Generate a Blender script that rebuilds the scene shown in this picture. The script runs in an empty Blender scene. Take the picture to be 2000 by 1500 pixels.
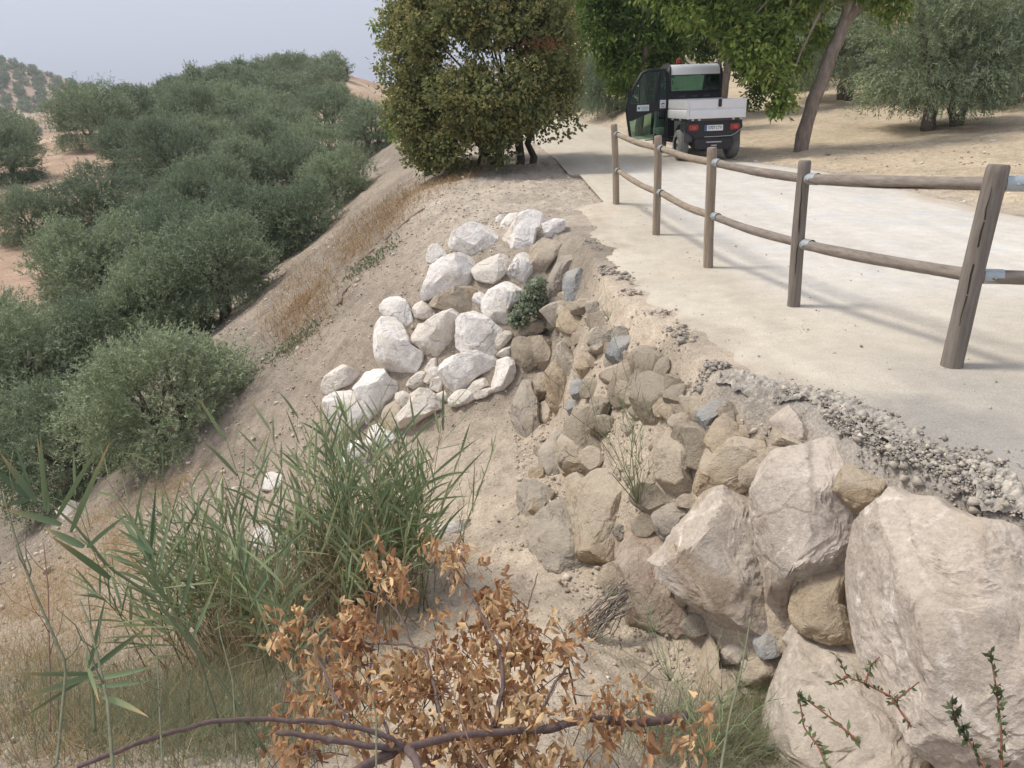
import bpy, bmesh, math, random
import numpy as np
from mathutils import Matrix, Vector

# ------------------------------------------------------------------ camera, sky, sun, exposure
SC = bpy.context.scene
COL = SC.collection
FPX = 1450.0                      # focal length in pixels of the 2000 px wide photograph
PITCH, ROLL, EYE = math.radians(20.8), math.radians(2.1), 1.7
_f = np.array([0, math.cos(PITCH), -math.sin(PITCH)])
_r0 = np.array([1.0, 0, 0]); _u0 = np.array([0, math.sin(PITCH), math.cos(PITCH)])
_r = math.cos(ROLL) * _r0 - math.sin(ROLL) * _u0
_u = math.cos(ROLL) * _u0 + math.sin(ROLL) * _r0
EYEP = np.array([0, 0, EYE])
cam = bpy.data.cameras.new('camera'); cam.sensor_width = 36.0; cam.lens = FPX / 2000 * 36
cam.clip_start = 0.05; cam.clip_end = 5000
camo = bpy.data.objects.new('camera', cam); COL.objects.link(camo)
camo.matrix_world = Matrix(((_r[0], _u[0], -_f[0], 0), (_r[1], _u[1], -_f[1], 0), (_r[2], _u[2], -_f[2], EYE), (0, 0, 0, 1)))
SC.camera = camo

SUN_DIR = np.array([-0.52, 0.10, 0.85]); SUN_DIR = SUN_DIR / np.linalg.norm(SUN_DIR)   # towards the sun
W = bpy.data.worlds.new('World'); SC.world = W; W.use_nodes = True
nt = W.node_tree; nt.nodes.clear()
sky = nt.nodes.new('ShaderNodeTexSky'); sky.sky_type = 'NISHITA'; sky.sun_disc = False
sky.sun_elevation = math.asin(SUN_DIR[2]); sky.sun_rotation = math.atan2(SUN_DIR[0], SUN_DIR[1])
sky.air_density = 1.0; sky.dust_density = 6.0; sky.ozone_density = 1.0
hs = nt.nodes.new('ShaderNodeHueSaturation'); hs.inputs['Saturation'].default_value = 0.35
mixw = nt.nodes.new('ShaderNodeMix'); mixw.data_type = 'RGBA'; mixw.inputs['Factor'].default_value = 0.72
mixw.inputs['B'].default_value = (4.75, 5.0, 6.05, 1)       # the even veil of high haze
bg = nt.nodes.new('ShaderNodeBackground'); bg.inputs['Strength'].default_value = 0.078
ow = nt.nodes.new('ShaderNodeOutputWorld')
nt.links.new(sky.outputs[0], hs.inputs['Color']); nt.links.new(hs.outputs[0], mixw.inputs['A'])
nt.links.new(mixw.outputs['Result'], bg.inputs['Color']); nt.links.new(bg.outputs[0], ow.inputs['Surface'])
sun = bpy.data.lights.new('sun', 'SUN'); sun.energy = 1.5; sun.angle = math.radians(12); sun.color = (1.0, 0.94, 0.84)
suno = bpy.data.objects.new('sun', sun); COL.objects.link(suno)
suno.rotation_euler = Vector(SUN_DIR).to_track_quat('Z', 'Y').to_euler()
SC.view_settings.view_transform = 'Standard'; SC.view_settings.look = 'None'
SC.view_settings.exposure = 1.0; SC.view_settings.gamma = 1.0; SC.view_settings.use_curve_mapping = False
SC.cycles.max_bounces = 6; SC.cycles.transparent_max_bounces = 12; SC.cycles.volume_bounces = 0
SC.cycles.diffuse_bounces = 3; SC.cycles.glossy_bounces = 2; SC.cycles.use_denoising = True

# ------------------------------------------------------------------ helpers
rng = np.random.default_rng(11)
random.seed(5)
def nrm(v):
    v = np.asarray(v, float); return v / (np.linalg.norm(v, axis=-1, keepdims=True) + 1e-12)
def ray(u, v): return _f + _r * (u - 1000) / FPX - _u * (v - 750) / FPX
def at(u, v, dist): return EYEP + nrm(ray(u, v)) * dist          # a point at a distance from where the photographer stood

def _hash(ix, iy, iz, seed):
    h = (ix * 374761393 + iy * 668265263 + iz * 2147483647 + seed * 1274126177) & 0xffffffff
    h = ((h ^ (h >> 13)) * 1274126177) & 0xffffffff
    h = (h ^ (h >> 16)) & 0xffffffff
    return h.astype(np.float64) / 4294967295.0
def vnoise(p, seed=0):
    p = np.asarray(p, float); i = np.floor(p).astype(np.int64); f = p - i; f = f * f * (3 - 2 * f)
    out = 0
    for dx in (0, 1):
        for dy in (0, 1):
            for dz in (0, 1):
                w = (f[..., 0] if dx else 1 - f[..., 0]) * (f[..., 1] if dy else 1 - f[..., 1]) * (f[..., 2] if dz else 1 - f[..., 2])
                out = out + w * _hash(i[..., 0] + dx, i[..., 1] + dy, i[..., 2] + dz, seed)
    return out * 2 - 1
def fbm(p, octs=4, seed=0, gain=0.5):
    a, s, t = 1.0, 0.0, 0.0
    p = np.asarray(p, float)
    for k in range(octs):
        s = s + a * vnoise(p * 2 ** k, seed + k * 17); t += a; a *= gain
    return s / t
def sstep(a, b, x):
    t = np.clip((x - a) / (b - a), 0, 1); return t * t * (3 - 2 * t)
def spl(x, w): return w * np.logaddexp(0, x / w)
def smax(a, b, k): return (a + b + np.sqrt((a - b) ** 2 + k * k)) / 2

def mesh_np(name, V, F, col=None, smooth=False, sharp=None):
    """F: (n,3) or (n,4) array, or a list of such arrays."""
    me = bpy.data.meshes.new(name)
    Fs = F if isinstance(F, list) else [F]
    Fs = [np.asarray(f, np.int32) for f in Fs if len(f)]
    V = np.asarray(V, np.float32)
    me.vertices.add(len(V)); me.vertices.foreach_set('co', V.ravel())
    nl = sum(f.size for f in Fs); nf = sum(len(f) for f in Fs)
    me.loops.add(nl); me.polygons.add(nf)
    me.loops.foreach_set('vertex_index', np.concatenate([f.ravel() for f in Fs]))
    tot = np.concatenate([np.full(len(f), f.shape[1], np.int32) for f in Fs])
    me.polygons.foreach_set('loop_start', np.concatenate([[0], np.cumsum(tot)[:-1]]).astype(np.int32))
    me.polygons.foreach_set('loop_total', tot)
    if smooth: me.polygons.foreach_set('use_smooth', np.ones(nf, bool))
    me.update(calc_edges=True)
    if col is not None:
        a = me.color_attributes.new('Col', 'FLOAT_COLOR', 'POINT')
        c = np.ones((len(V), 4), np.float32); c[:, :3] = col
        a.data.foreach_set('color', c.ravel())
    if sharp is not None: me.set_sharp_from_angle(angle=math.radians(sharp))
    return me
def link(name, me, mat=None, parent=None):
    o = bpy.data.objects.new(name, me); COL.objects.link(o)
    if me is not None and mat is not None and not me.materials: me.materials.append(mat)
    if parent is not None: o.parent = parent
    return o
def tag(o, label, cat, group=None):
    o['label'] = label; o['category'] = cat
    if group: o['group'] = group
    return o
def empty(name, loc, label, cat, group=None, rz=0.0):
    o = bpy.data.objects.new(name, None); COL.objects.link(o); o.empty_display_size = 0.2
    o.location = Vector(loc); o.rotation_euler = (0, 0, rz)
    return tag(o, label, cat, group)
def struct(o): o['kind'] = 'structure'; return o
def stuff(o): o['kind'] = 'stuff'; return o
def copy_tree(o, parent=None):
    c = o.copy(); COL.objects.link(c); c.parent = parent
    for ch in list(o.children): copy_tree(ch, c)
    return c

class MB:
    """collects vertices, faces and colours for ONE mesh"""
    def __init__(s): s.V = []; s.F3 = []; s.F4 = []; s.C = []; s.n = 0
    def add(s, V, F, c=(1, 1, 1)):
        V = np.asarray(V, float); F = np.asarray(F)
        (s.F3 if F.shape[1] == 3 else s.F4).append(F + s.n)
        s.V.append(V); cc = np.asarray(c, float)
        s.C.append(np.broadcast_to(cc, (len(V), 3)) if cc.ndim == 1 else cc); s.n += len(V)
    def mesh(s, name, origin=(0, 0, 0), smooth=False, sharp=None):
        Fs = ([np.concatenate(s.F4)] if s.F4 else []) + ([np.concatenate(s.F3)] if s.F3 else [])
        return mesh_np(name, np.concatenate(s.V) - np.asarray(origin, float), Fs, np.concatenate(s.C), smooth, sharp)
    def build(s, name, mat, parent=None, origin=(0, 0, 0), smooth=False, sharp=None):
        o = link(name, s.mesh(name, origin, smooth, sharp), mat, parent)
        if parent is None: o.location = Vector(origin)
        return o
def tube(P, R, n=8, caps=True, wob=0.0):
    P = np.asarray(P, float); m = len(P); R = np.broadcast_to(np.asarray(R, float), (m,))
    T = np.gradient(P, axis=0); T = nrm(T)
    ref = np.array([0, 0, 1.0]) if abs(T[0][2]) < 0.9 else np.array([1.0, 0, 0])
    A = nrm(np.cross(T, ref)); 
    for i in range(1, m):
        if A[i] @ A[i - 1] < 0: A[i] = -A[i]
    B = np.cross(T, A)
    th = np.linspace(0, 2 * math.pi, n, endpoint=False)
    rr = R[:, None] * (1 + wob * rng.standard_normal((m, n)))
    V = P[:, None, :] + rr[..., None] * (np.cos(th)[None, :, None] * A[:, None, :] + np.sin(th)[None, :, None] * B[:, None, :])
    V = V.reshape(-1, 3); F = []
    for i in range(m - 1):
        for j in range(n):
            k = (j + 1) % n; F.append((i * n + j, i * n + k, (i + 1) * n + k, (i + 1) * n + j))
    F = np.array(F)
    if caps:
        V = np.concatenate([V, P[:1], P[-1:]]); a, b = m * n, m * n + 1
        q = [(a, (j + 1) % n, j, a) for j in range(n)]
        F2 = [(a, (j + 1) % n, j) for j in range(n)] + [(b, (m - 1) * n + j, (m - 1) * n + (j + 1) % n) for j in range(n)]
        return V, F, np.array(F2)
    return V, F, None
def add_tube(mb, P, R, n=8, c=(1, 1, 1), caps=True, wob=0.0):
    V, F, F2 = tube(P, R, n, caps, wob)
    o = mb.n; mb.add(V, F, c)
    if F2 is not None: mb.F3.append(F2 + o)
def add_box(mb, x0, x1, y0, y1, z0, z1, c=(1, 1, 1)):
    V = [(x, y, z) for z in (z0, z1) for y in (y0, y1) for x in (x0, x1)]
    mb.add(V, [(0, 2, 3, 1), (4, 5, 7, 6), (0, 1, 5, 4), (2, 6, 7, 3), (0, 4, 6, 2), (1, 3, 7, 5)], c)
def leaf_cards(mb, P, D, L, Wd, C, N=None, fold=0.0):
    """many small pointed leaves: P base points, D directions, L lengths, Wd widths, C colours"""
    n = len(P); D = nrm(D)
    if N is None: N = rng.standard_normal((n, 3))
    S = nrm(np.cross(D, N)); U = np.cross(S, D)
    L = np.broadcast_to(L, (n,))[:, None]; Wd = np.broadcast_to(Wd, (n,))[:, None]
    a = P; b = P + D * L * .45 + S * Wd * .5 + U * Wd * fold; c = P + D * L; d = P + D * L * .45 - S * Wd * .5 + U * Wd * fold
    V = np.stack([a, b, c, d], 1).reshape(-1, 3)
    i = np.arange(n)[:, None] * 4
    mb.add(V, i + np.array([[0, 1, 2, 3]]), np.repeat(np.broadcast_to(C, (n, 3)), 4, axis=0))
def ribbon(mb, P, Wd, side, c, c2=None, fold=0.25):
    """a grass or reed blade along P with widths Wd, folded along its midrib"""
    P = np.asarray(P, float); m = len(P); T = nrm(np.gradient(P, axis=0)); S = nrm(np.cross(T, side)); U = np.cross(S, T)
    Wd = np.asarray(Wd, float)[:, None]
    V = np.stack([P + S * Wd * .5 + U * Wd * fold, P, P - S * Wd * .5 + U * Wd * fold], 1).reshape(-1, 3)
    F = []
    for i in range(m - 1):
        for j in (0, 1): F.append((i * 3 + j, i * 3 + j + 1, i * 3 + j + 4, i * 3 + j + 3))
    cc = np.asarray(c, float) if c2 is None else np.asarray(c)[None] + (np.asarray(c2) - np.asarray(c))[None] * (np.linspace(0, 1, m)[:, None] ** 4)
    if c2 is not None: cc = np.repeat(cc, 3, axis=0)
    mb.add(V, F, cc)

# ------------------------------------------------------------------ materials
def node(nt, t, **kw):
    n = nt.nodes.new(t)
    for k, v in kw.items():
        if k.startswith('i_'): n.inputs[k[2:].replace('_', ' ')].default_value = v
        else: setattr(n, k, v)
    return n
def new_mat(name, rough=0.9, spec=0.2):
    m = bpy.data.materials.new(name); m.use_nodes = True
    b = m.node_tree.nodes['Principled BSDF']; b.inputs['Roughness'].default_value = rough
    b.inputs['Specular IOR Level'].default_value = spec
    return m, m.node_tree, b
def plain(name, c, rough=0.6, spec=0.4, metal=0.0, var=0.0, scale=20.0, bump=0.0):
    m, t, b = new_mat(name, rough, spec); b.inputs['Base Color'].default_value = (*c, 1); b.inputs['Metallic'].default_value = metal
    if var or bump:
        tc = node(t, 'ShaderNodeTexCoord'); n = node(t, 'ShaderNodeTexNoise', i_Scale=scale, i_Detail=5.0, i_Roughness=.6)
        t.links.new(tc.outputs['Object'], n.inputs['Vector'])
        if var:
            mx = node(t, 'ShaderNodeMix', data_type='RGBA'); mx.inputs['A'].default_value = (*[x * (1 - var) for x in c], 1)
            mx.inputs['B'].default_value = (*[min(1, x * (1 + var)) for x in c], 1)
            t.links.new(n.outputs['Fac'], mx.inputs['Factor']); t.links.new(mx.outputs['Result'], b.inputs['Base Color'])
        if bump:
            bp = node(t, 'ShaderNodeBump', i_Strength=bump, i_Distance=.01); t.links.new(n.outputs['Fac'], bp.inputs['Height'])
            t.links.new(bp.outputs[0], b.inputs['Normal'])
    return m
def leafmat(name, trans=0.25, rough=0.55, back=None, spec=.3, hue=.015):
    """colour comes from the leaf's own colour attribute; a little light passes through"""
    m, t, b = new_mat(name, rough, spec)
    a = node(t, 'ShaderNodeVertexColor', layer_name='Col')
    oi = node(t, 'ShaderNodeObjectInfo'); h = node(t, 'ShaderNodeHueSaturation')
    mr = node(t, 'ShaderNodeMapRange'); mr.inputs['To Min'].default_value = .74; mr.inputs['To Max'].default_value = 1.26
    t.links.new(oi.outputs['Random'], mr.inputs['Value']); t.links.new(mr.outputs[0], h.inputs['Value'])
    hr = node(t, 'ShaderNodeMapRange'); hr.inputs['To Min'].default_value = .5 + hue; hr.inputs['To Max'].default_value = .5 - hue; t.links.new(oi.outputs['Random'], hr.inputs['Value']); t.links.new(hr.outputs[0], h.inputs['Hue'])
    t.links.new(a.outputs['Color'], h.inputs['Color']); src = h.outputs[0]
    if back is not None:
        g = node(t, 'ShaderNodeNewGeometry'); mx = node(t, 'ShaderNodeMix', data_type='RGBA')
        mx.inputs['B'].default_value = (*back, 1); mm = node(t, 'ShaderNodeMath', operation='MULTIPLY'); mm.inputs[1].default_value = .28
        t.links.new(g.outputs['Backfacing'], mm.inputs[0]); t.links.new(mm.outputs[0], mx.inputs['Factor'])
        t.links.new(src, mx.inputs['A']); src = mx.outputs['Result']
    t.links.new(src, b.inputs['Base Color'])
    tr = node(t, 'ShaderNodeBsdfTranslucent'); t.links.new(src, tr.inputs['Color'])
    ms = node(t, 'ShaderNodeMixShader'); ms.inputs[0].default_value = trans
    o = t.nodes['Material Output']; t.links.new(b.outputs[0], ms.inputs[1]); t.links.new(tr.outputs[0], ms.inputs[2]); t.links.new(ms.outputs[0], o.inputs['Surface'])
    return m
def soilmat(name, attr=True, scales=(0.9, 9.0, 60.0), bump=.6, rough=.95, dist=.03, speck=0.35, amps=(.16, .22, .30)):
    """earth: the zone's soil colour times patches, grains and pale bits of stone"""
    m, t, b = new_mat(name, rough, .1)
    tc = node(t, 'ShaderNodeTexCoord'); a = node(t, 'ShaderNodeVertexColor', layer_name='Col')
    prev = a.outputs['Color']; ns = []
    for s, amp in zip(scales, amps):
        n = node(t, 'ShaderNodeTexNoise', i_Scale=s, i_Detail=6.0, i_Roughness=.65); t.links.new(tc.outputs['Object'], n.inputs['Vector']); ns.append(n)
        mr = node(t, 'ShaderNodeMapRange'); mr.inputs['From Min'].default_value = .3; mr.inputs['From Max'].default_value = .7
        mr.inputs['To Min'].default_value = 1 - amp; mr.inputs['To Max'].default_value = 1 + amp
        t.links.new(n.outputs['Fac'], mr.inputs['Value'])
        mx = node(t, 'ShaderNodeVectorMath', operation='SCALE'); t.links.new(prev, mx.inputs[0]); t.links.new(mr.outputs[0], mx.inputs['Scale']); prev = mx.outputs[0]
    vo = node(t, 'ShaderNodeTexVoronoi', i_Scale=38.0); t.links.new(tc.outputs['Object'], vo.inputs['Vector'])
    lt = node(t, 'ShaderNodeMapRange'); lt.inputs['From Min'].default_value = .16; lt.inputs['From Max'].default_value = .30
    lt.inputs['To Min'].default_value = speck; lt.inputs['To Max'].default_value = 0
    t.links.new(vo.outputs['Distance'], lt.inputs['Value'])
    mx = node(t, 'ShaderNodeMix', data_type='RGBA'); mx.inputs['B'].default_value = (.56, .52, .46, 1)
    t.links.new(lt.outputs[0], mx.inputs['Factor']); t.links.new(prev, mx.inputs['A']); t.links.new(mx.outputs['Result'], b.inputs['Base Color'])
    b1 = node(t, 'ShaderNodeBump', i_Strength=bump, i_Distance=dist); t.links.new(ns[1].outputs['Fac'], b1.inputs['Height'])
    b2 = node(t, 'ShaderNodeBump', i_Strength=bump, i_Distance=dist * .35); t.links.new(ns[2].outputs['Fac'], b2.inputs['Height'])
    b3 = node(t, 'ShaderNodeBump', i_Strength=bump * .8, i_Distance=dist * .3, invert=True); t.links.new(vo.outputs['Distance'], b3.inputs['Height'])
    t.links.new(b1.outputs[0], b2.inputs['Normal']); t.links.new(b2.outputs[0], b3.inputs['Normal']); t.links.new(b3.outputs[0], b.inputs['Normal'])
    return m
def rockmat(name, c1, c2, dust=(.55, .47, .37), dustamt=.0, vein=0.0, stain=None, scale=3.0, bump=.5):
    """quarried stone: two tones, stains, fine pits, settled dust on the upward faces"""
    m, t, b = new_mat(name, .92, .15)
    tc = node(t, 'ShaderNodeTexCoord'); g = node(t, 'ShaderNodeNewGeometry'); oi = node(t, 'ShaderNodeObjectInfo')
    off = node(t, 'ShaderNodeVectorMath', operation='ADD'); sc = node(t, 'ShaderNodeMath', operation='MULTIPLY'); sc.inputs[1].default_value = 37.0
    t.links.new(oi.outputs['Random'], sc.inputs[0]); t.links.new(tc.outputs['Object'], off.inputs[0]); t.links.new(sc.outputs[0], off.inputs[1])
    def N(s, det=6.0, ro=.6, dis=0.0):
        n = node(t, 'ShaderNodeTexNoise', i_Scale=s, i_Detail=det, i_Roughness=ro, i_Distortion=dis); t.links.new(off.outputs[0], n.inputs['Vector']); return n
    def ramp(src, lo, hi, a=0.0, bb=1.0):
        r = node(t, 'ShaderNodeMapRange'); r.inputs['From Min'].default_value = lo; r.inputs['From Max'].default_value = hi
        r.inputs['To Min'].default_value = a; r.inputs['To Max'].default_value = bb; t.links.new(src, r.inputs['Value']); return r.outputs[0]
    def mix(f, A, B):
        mx = node(t, 'ShaderNodeMix', data_type='RGBA')
        t.links.new(f, mx.inputs['Factor'])
        for k, x in (('A', A), ('B', B)):
            if isinstance(x, tuple): mx.inputs[k].default_value = (*x, 1)
            else: t.links.new(x, mx.inputs[k])
        return mx.outputs['Result']
    n1 = N(scale, 7.0, .62, .4); n2 = N(scale * 6, 6.0, .7); n3 = N(scale * 26, 4.0, .7)
    colr = mix(ramp(n1.outputs['Fac'], .36, .64), c1, c2)
    if stain is not None:
        ns_ = N(scale * .55, 5.0, .6, .8); colr = mix(ramp(ns_.outputs['Fac'], .52, .64, 0, .8), colr, stain)
    if vein:
        nv = N(scale * .28, 3.0, .5, .5); s_ = node(t, 'ShaderNodeMath', operation='SUBTRACT'); s_.inputs[1].default_value = .5
        ab = node(t, 'ShaderNodeMath', operation='ABSOLUTE'); t.links.new(nv.outputs['Fac'], s_.inputs[0]); t.links.new(s_.outputs[0], ab.inputs[0])
        br = ramp(n2.outputs['Fac'], .4, .6, 0, vein); vv = node(t, 'ShaderNodeMath', operation='MULTIPLY'); t.links.new(ramp(ab.outputs[0], .001, .006, 1, 0), vv.inputs[0]); t.links.new(br, vv.inputs[1])
        colr = mix(vv.outputs[0], colr, (.80, .74, .68))
    colr2 = node(t, 'ShaderNodeVectorMath', operation='SCALE'); t.links.new(colr, colr2.inputs[0]); t.links.new(ramp(n2.outputs['Fac'], .3, .7, .80, 1.16), colr2.inputs['Scale']); colr = colr2.outputs[0]
    gr = N(scale * 55, 3.0, .8); c4 = node(t, 'ShaderNodeVectorMath', operation='SCALE'); t.links.new(colr, c4.inputs[0]); t.links.new(ramp(gr.outputs['Fac'], .3, .7, .84, 1.14), c4.inputs['Scale']); colr = c4.outputs[0]
    c5 = node(t, 'ShaderNodeVectorMath', operation='SCALE'); t.links.new(colr, c5.inputs[0]); t.links.new(ramp(n3.outputs['Fac'], .32, .68, .82, 1.14), c5.inputs['Scale']); colr = c5.outputs[0]
    # dark hairline fractures
    wv = node(t, 'ShaderNodeVectorMath', operation='ADD'); wn = N(scale * .9, 4.0, .6); ws = node(t, 'ShaderNodeVectorMath', operation='SCALE'); ws.inputs['Scale'].default_value = .35
    t.links.new(wn.outputs['Color'], ws.inputs[0]); t.links.new(off.outputs[0], wv.inputs[0]); t.links.new(ws.outputs[0], wv.inputs[1])
    vc = node(t, 'ShaderNodeTexVoronoi', feature='DISTANCE_TO_EDGE', i_Scale=scale * .75); t.links.new(wv.outputs[0], vc.inputs['Vector'])
    cm = node(t, 'ShaderNodeMath', operation='MULTIPLY'); t.links.new(ramp(vc.outputs['Distance'], .004, .022, 1, 0), cm.inputs[0]); t.links.new(ramp(N(scale * .8, 3.0).outputs['Fac'], .46, .60, 0, .5 if vein else .75), cm.inputs[1])
    colr = mix(cm.outputs[0], colr, tuple(x * .42 for x in c2)); crack = cm.outputs[0]
    if dustamt:
        sx = node(t, 'ShaderNodeSeparateXYZ'); t.links.new(g.outputs['Normal'], sx.inputs[0])
        up = ramp(sx.outputs['Z'], .15, .75); nd = ramp(N(scale * 1.4, 6.0, .65).outputs['Fac'], .36, .58, 0, dustamt)
        mm = node(t, 'ShaderNodeMath', operation='MULTIPLY'); t.links.new(up, mm.inputs[0]); t.links.new(nd, mm.inputs[1])
        colr = mix(mm.outputs[0], colr, dust)
    t.links.new(colr, b.inputs['Base Color'])
    b1 = node(t, 'ShaderNodeBump', i_Strength=bump, i_Distance=.07); t.links.new(n1.outputs['Fac'], b1.inputs['Height'])
    b2 = node(t, 'ShaderNodeBump', i_Strength=min(1, bump * 1.5), i_Distance=.03); t.links.new(n2.outputs['Fac'], b2.inputs['Height'])
    b3 = node(t, 'ShaderNodeBump', i_Strength=bump, i_Distance=.012); t.links.new(n3.outputs['Fac'], b3.inputs['Height'])
    b0 = node(t, 'ShaderNodeBump', i_Strength=.6, i_Distance=.012, invert=True); t.links.new(crack, b0.inputs['Height']); t.links.new(b0.outputs[0], b1.inputs['Normal'])
    t.links.new(b1.outputs[0], b2.inputs['Normal']); t.links.new(b2.outputs[0], b3.inputs['Normal']); t.links.new(b3.outputs[0], b.inputs['Normal'])
    return m
def attrmat(name, rough=.9, spec=.15, var=.25, scale=25.0, bump=.3, stretch=(1, 1, 1)):
    m, t, b = new_mat(name, rough, spec)
    tc = node(t, 'ShaderNodeTexCoord'); a = node(t, 'ShaderNodeVertexColor', layer_name='Col'); mp = node(t, 'ShaderNodeMapping'); mp.inputs['Scale'].default_value = stretch
    n = node(t, 'ShaderNodeTexNoise', i_Scale=scale, i_Detail=6.0, i_Roughness=.65)
    t.links.new(tc.outputs['Object'], mp.inputs['Vector']); t.links.new(mp.outputs[0], n.inputs['Vector'])
    mr = node(t, 'ShaderNodeMapRange'); mr.inputs['From Min'].default_value = .3; mr.inputs['From Max'].default_value = .7; mr.inputs['To Min'].default_value = 1 - var; mr.inputs['To Max'].default_value = 1 + var
    t.links.new(n.outputs['Fac'], mr.inputs['Value']); mx = node(t, 'ShaderNodeVectorMath', operation='SCALE')
    t.links.new(a.outputs['Color'], mx.inputs[0]); t.links.new(mr.outputs[0], mx.inputs['Scale']); t.links.new(mx.outputs[0], b.inputs['Base Color'])
    if bump:
        bp = node(t, 'ShaderNodeBump', i_Strength=bump, i_Distance=.01); t.links.new(n.outputs['Fac'], bp.inputs['Height']); t.links.new(bp.outputs[0], b.inputs['Normal'])
    return m
M = {}
M['soil'] = soilmat('soil')
M['path'] = soilmat('dusty_path', scales=(0.7, 6.0, 90.0), bump=.35, dist=.012, speck=.10, amps=(.07, .09, .20))
M['stone_bits'] = attrmat('stone_bits', bump=.4)
M['asphalt'] = attrmat('broken_asphalt', bump=.6, scale=40)
M['olive_leaf'] = leafmat('olive_leaf', .22, .55, back=(.30, .34, .27), spec=.15)
M['green_leaf'] = leafmat('green_leaf', .5, .5, spec=.2)
M['bush_leaf'] = leafmat('bush_leaf', .36, .55, spec=.15)
M['reed'] = leafmat('reed_blade', .3, .45)
M['dry_leaf'] = leafmat('dry_leaf', .3, .7, hue=.0)
M['grass'] = leafmat('dry_grass', .3, .8, hue=.0)
M['bark'] = attrmat('bark', var=.35, scale=14, bump=.8, stretch=(1, 1, .3))
M['twig'] = attrmat('twig', var=.25, scale=60, bump=.4)
# ------------------------------------------------------------------ terrain heights
def ip(y, ys, xs): return np.interp(y, ys, xs)
def zp(y): return ip(y, [-5, 6, 8, 9.5, 11.5, 15, 17, 20, 30, 45, 80, 200], [0, 0, .04, .08, .15, .26, .35, .47, .85, 1.4, 2.4, 3.0])
def xe(y): return ip(y, [-3, 0, 2.2, 2.57, 2.79, 3.08, 3.43, 3.99, 4.45, 5.5, 6.85, 8.9, 10.9, 12], [3.2, 2.6, 2.2, 2.05, 1.86, 1.76, 1.56, 1.49, 1.15, 1.0, .76, .74, .68, .6])
def xb(y): return ip(y, [0, 2, 2.6, 3.4, 3.8, 4.6, 5.5, 6.6, 8, 10, 11], [2.2, 1.75, 1.45, 1.0, .62, .2, .05, 0, -.05, .2, .3])
def xc(y): return ip(y, [8, 9, 10, 11, 13, 16, 20, 25, 30, 45, 80], [.45, .3, .1, -.1, -.7, -1.0, -1.2, -1.6, -2.2, -4, -9])
def xr(y): return ip(y, [-5, 0, 6, 9.9, 11.8, 14.5, 16.5, 19, 22, 26, 30, 34], [9, 8.5, 7.6, 6.8, 6.5, 6.2, 5.2, 4.6, 4.2, 3.6, 2.8, 1.8])
def xl(y): return ip(y, [-3, 11.3, 11.5, 15, 15.05, 18, 22, 26, 30, 34], [0, .6, 1.5, 1.45, 1.3, 1.2, .9, .2, -1.0, -3.0])
def valley(x, y):
    z = -4.1 + .13 * (y - 20) - .30 * spl(y - 104, 5)
    z = z - .25 * np.maximum(0, -27 - x) * np.clip(y / 105, 0, 1.2) - .4 * spl(x + .2 * y, 1.5)
    z = np.maximum(z, -9.0)
    far = 58 * np.exp(-(((x + 345) / 132) ** 2 + ((y - 430) / 120) ** 2))
    return np.where(y > 150, np.maximum(z, -9.0) + far, z + far)
def height(x, y):
    x = np.asarray(x, float); y = np.asarray(y, float)
    T = zp(y) + .045 * spl(x - xr(y) - .3, .4) * sstep(60, 30, y)
    T = T + .27 * spl(y - 34, 4) * sstep(-1, 11, x) * np.where(y > 34, 1, 1) - .27 * spl(y - 95, 6) * sstep(-1, 11, x)
    T = T + .45 * np.exp(-((x - xr(y) - 1.0) / .8) ** 2) * sstep(19, 24, y) * sstep(40, 32, y)
    emb = T - .60 * spl(xc(y) - x - .5, .45) - .03 * np.maximum(xc(y) - x, 0)
    gul = -1.45 + .33 * np.minimum(x - .3, 0) - .06 * (y - 5)
    bank = np.minimum(-(y - 1.0) * .62, 0) + .10 * np.minimum(x + .5, 0)
    bank = bank - .8 * sstep(.1, .9, x)
    gul = gul - .22 * np.exp(-((x - xb(y) - .1) / .55) ** 2) * sstep(5.5, 4.2, y)
    gul = smax(gul, bank, .25)
    w = sstep(7.7, 10.1, y)
    L = gul * (1 - w) + emb * w
    L = smax(L, valley(x, y), .5)
    a = xb(y) + .42; b = xe(y) + .20
    t = np.clip((x - a) / np.maximum(b - a, .05), 0, 1); t = t ** .85
    t = np.where(y > 10.6, sstep(12, 10.6, y) * t, t)
    return np.where(y < 12, L * (1 - t) + T * t, L)
def onpath(x, y):
    left = np.where(y < 11.3, xe(y), xl(y))
    return sstep(-.05, .25, x - left) * sstep(.3, -.3, x - xr(y)) * (y < 36)
def rough(x, y):
    n = fbm(np.stack([x * 1.1, y * 1.1, 0 * x], -1), 4, 3) * .07 + fbm(np.stack([x * 7, y * 7, 0 * x], -1), 3, 9) * .03
    clod = np.maximum(0, vnoise(np.stack([x * 11, y * 11, 0 * x], -1), 21) - .25) * .07 + np.abs(fbm(np.stack([x * 2.6 + y, y * 2.6 - x, 0 * x], -1), 3, 23)) * .05 * sstep(-.2, -1.2, x)
    big = fbm(np.stack([x * .08, y * .08, 0 * x], -1), 3, 5) * np.clip((y - 25) / 60, 0, 1) * 1.2 * sstep(0, -12, x)
    return (n + clod) * (1 - .93 * onpath(x, y)) + big
def ground(x, y): return height(x, y) + rough(np.asarray(x, float), np.asarray(y, float))
def hit(u, v, far=900.0):
    """where the sight line through a point of the photograph meets the terrain"""
    d = ray(u, v); t = np.geomspace(1.0, far, 5000); P = EYEP + d[None] * t[:, None]
    below = P[:, 2] < height(P[:, 0], P[:, 1])
    k = int(np.argmax(below)) if below.any() else len(t) - 1
    return P[max(k - 1, 0)] * .5 + P[k] * .5
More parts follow.
